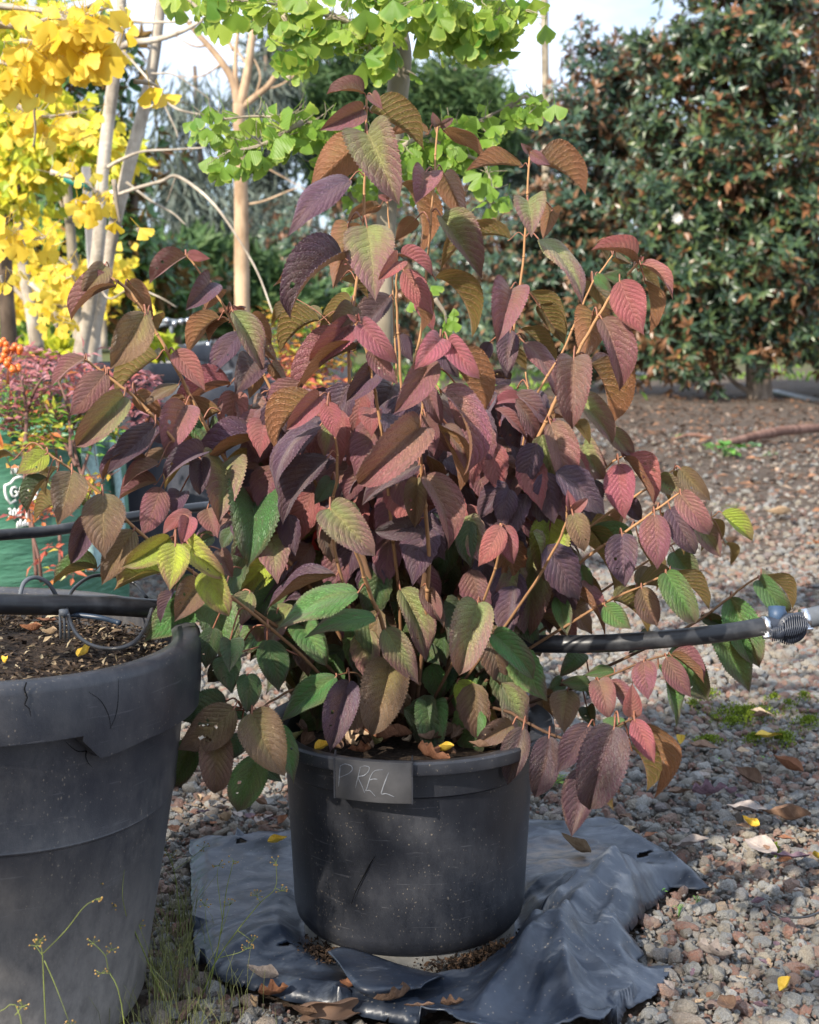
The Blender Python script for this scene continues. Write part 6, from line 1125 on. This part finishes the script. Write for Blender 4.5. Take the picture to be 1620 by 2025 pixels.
nandina(nd, [(110, 735, 110, 45, 2.9, .25, 0), (190, 780, 70, 50, 2.85, .2, 0), (40, 800, 60, 60, 2.8, .2, 0), (110, 830, 120, 45, 2.8, .2, 1), (60, 780, 80, 60, 3.0, .2, 1), (200, 860, 50, 30, 2.75, .15, 1), (60, 880, 50, 22, 2.6, .15, 2), (140, 965, 60, 30, 2.5, .12, 2), (30, 700, 40, 30, 3.0, .15, 0), (280, 790, 30, 60, 2.9, .15, 0), (250, 700, 30, 24, 3, .1, 0)], 430, .028, tf, 2.8)
nandina(nd, [(75, 1010, 70, 26, 2.45, .06, 3), (85, 1105, 14, 14, 2.45, .03, 3), (110, 1100, 12, 18, 2.45, .03, 3), (140, 1125, 30, 10, 2.45, .03, 3)], 20, .026, lambda b, c: .56, 2.45)
for pts in ([(50, 880), (52, 820), (44, 760), (30, 700)], [(140, 900), (138, 840), (130, 790), (110, 740)], [(72, 1140), (66, 1060), (60, 980), (48, 900), (46, 850)], [(120, 1140), (118, 1050), (116, 950), (110, 880)], [(82, 1150), (76, 1100), (60, 1040), (50, 960), (45, 890)], [(155, 1000), (165, 930), (190, 860), (215, 820)], [(150, 920), (120, 860), (90, 800)], [(165, 1060), (170, 980), (150, 900), (142, 840)], [(52, 820), (70, 770), (90, 740)], [(138, 850), (170, 800), (190, 760)]):
    limb(nd, 'cane', [(a, b, 2.55 if b > 850 else 2.8) for a, b in [pts[0]]]+[(a, b, 2.6+.0006*(1000-b)) for a, b in pts[1:]], [.004, .0025], simple('nandina_cane', (.13, .065, .05), .7), 6)
bm_ = simple('orange_berry', (.70, .16, .03), .35, .5, .1, 20); me0 = None; w = MB(); w.ball((0, 0, 0), .0062, 5); o0 = w.build('berry', bm_, nd)
cl = thing_pos = []
for i in range(34):
    a = RN.uniform(0, 6.28); r = RN.rand()**.5; cx_, cy_, rx_, ry_ = [(12, 685, 14, 18), (8, 712, 12, 12), (32, 692, 9, 8), (30, 728, 8, 7)][i % 4]; q = P(cx_+rx_*r*math.cos(a), cy_+ry_*r*math.sin(a), 2.6+RN.uniform(-.02, .02))-nd.location
    o = o0 if i == 0 else o0.copy()
    if i: COL.objects.link(o)
    o.parent = nd; o.location = q; s = RN.uniform(.75, 1.15); o.scale = (s, s, s)
w = MB(nd.location)
for i in range(14): w.tube([P(15+RN.uniform(-3, 3), 760, 2.62), P(16, 715, 2.61), P(RN.uniform(0, 38), RN.uniform(672, 730), 2.6)], .0009, 4)
w.build('berry_stalk', simple('berry_stalk_mat', (.35, .12, .06)), nd)
nd2 = thing('nandina_shrub', 'nandina with yellow and red leaves seen behind the shrub left of centre', 'shrub', (P(600, 760, 4.4).x, 4.4, P(600, 765, 4.4).z))
nandina(nd2, [(600, 650, 45, 35, 4.4, .2, 1), (640, 690, 50, 50, 4.4, .2, 2), (590, 720, 50, 40, 4.35, .2, 3), (560, 690, 30, 40, 4.4, .2, 2), (545, 620, 20, 24, 4.4, .1, 1), (620, 760, 60, 30, 4.3, .2, 3)], 230, .038, lambda b, c: {1: .32, 2: .42, 3: .58}[b[6]]+RN.normal(0, .08), 4.4)
w = MB(nd2.location)
for i in range(8): w.tube([nd2.location+Vector((RN.uniform(-.05, .05), 0, 0)), P(RN.uniform(550, 660), RN.uniform(620, 700), 4.4)], .003, 5)
w.build('canes', simple('nandina_cane2', (.13, .065, .05)), nd2)
# low greenery on the far ground
n = 9000; x = RN.uniform(-7, 9, n); yv = RN.uniform(13, 30, n); k_ = np.array([noise.noise(Vector((a*.35, b*.35, 5))) for a, b in zip(x, yv)]); kp = k_+.35*(x < 0) > .12; x, yv = x[kp], yv[kp]; n = len(x)
leaf_mass('ground_cover', np.stack([x, yv, RN.rand(n)*.05+.0], 1), rvec(n)+np.array([0, 0, 1.2]), rvec(n), RN.uniform(.05, .16, n), RN.uniform(.02, .05, n), HDG, RN.rand(n), kind='stuff')
print('objects', len(bpy.data.objects))
# ---------------------------------------------------------------- unseen shrub row added behind the camera to shade pots and near gravel
sdir = Vector((-sv.x, -sv.y, 0)).normalized(); perp = Vector((sdir.y, -sdir.x, 0)); c0 = Vector((0, 1.5, 0))-sdir*1.75
rw = thing('added_shade_shrub', 'unseen leafy shrubs added behind and left of the viewpoint to shade the foreground', 'shrub', c0); n = 7500
s_ = RN.uniform(-1.5, 2.6, n); top = .12+1.75*math.tan(SUN_EL)+.10*np.array([noise.noise(Vector((a*2.2, 0, 0))) for a in s_])-.03*s_; z = .12+RN.rand(n)**.75*(top-.12); t_ = RN.normal(0, .10, n)
p = np.stack([c0.x+perp.x*s_+sdir.x*t_, c0.y+perp.y*s_+sdir.y*t_, z], 1)
leaf_mass('crown', p, rvec(n), rvec(n), RN.uniform(.04, .07, n), RN.uniform(.02, .035, n), BRG, RN.rand(n)*.8, rw, off=rw.location, kind='stuff')
for a in np.arange(-1.4, 2.6, .4): 
    q = c0+perp*float(a); w = MB(rw.location); w.tube([q+Vector((0, 0, -.01)), q+Vector((.02, .01, .5)), q+Vector((0, .03, 1.1))], [.012, .009, .005], 8); w.build('trunk', M_BARK_BROWN, rw)
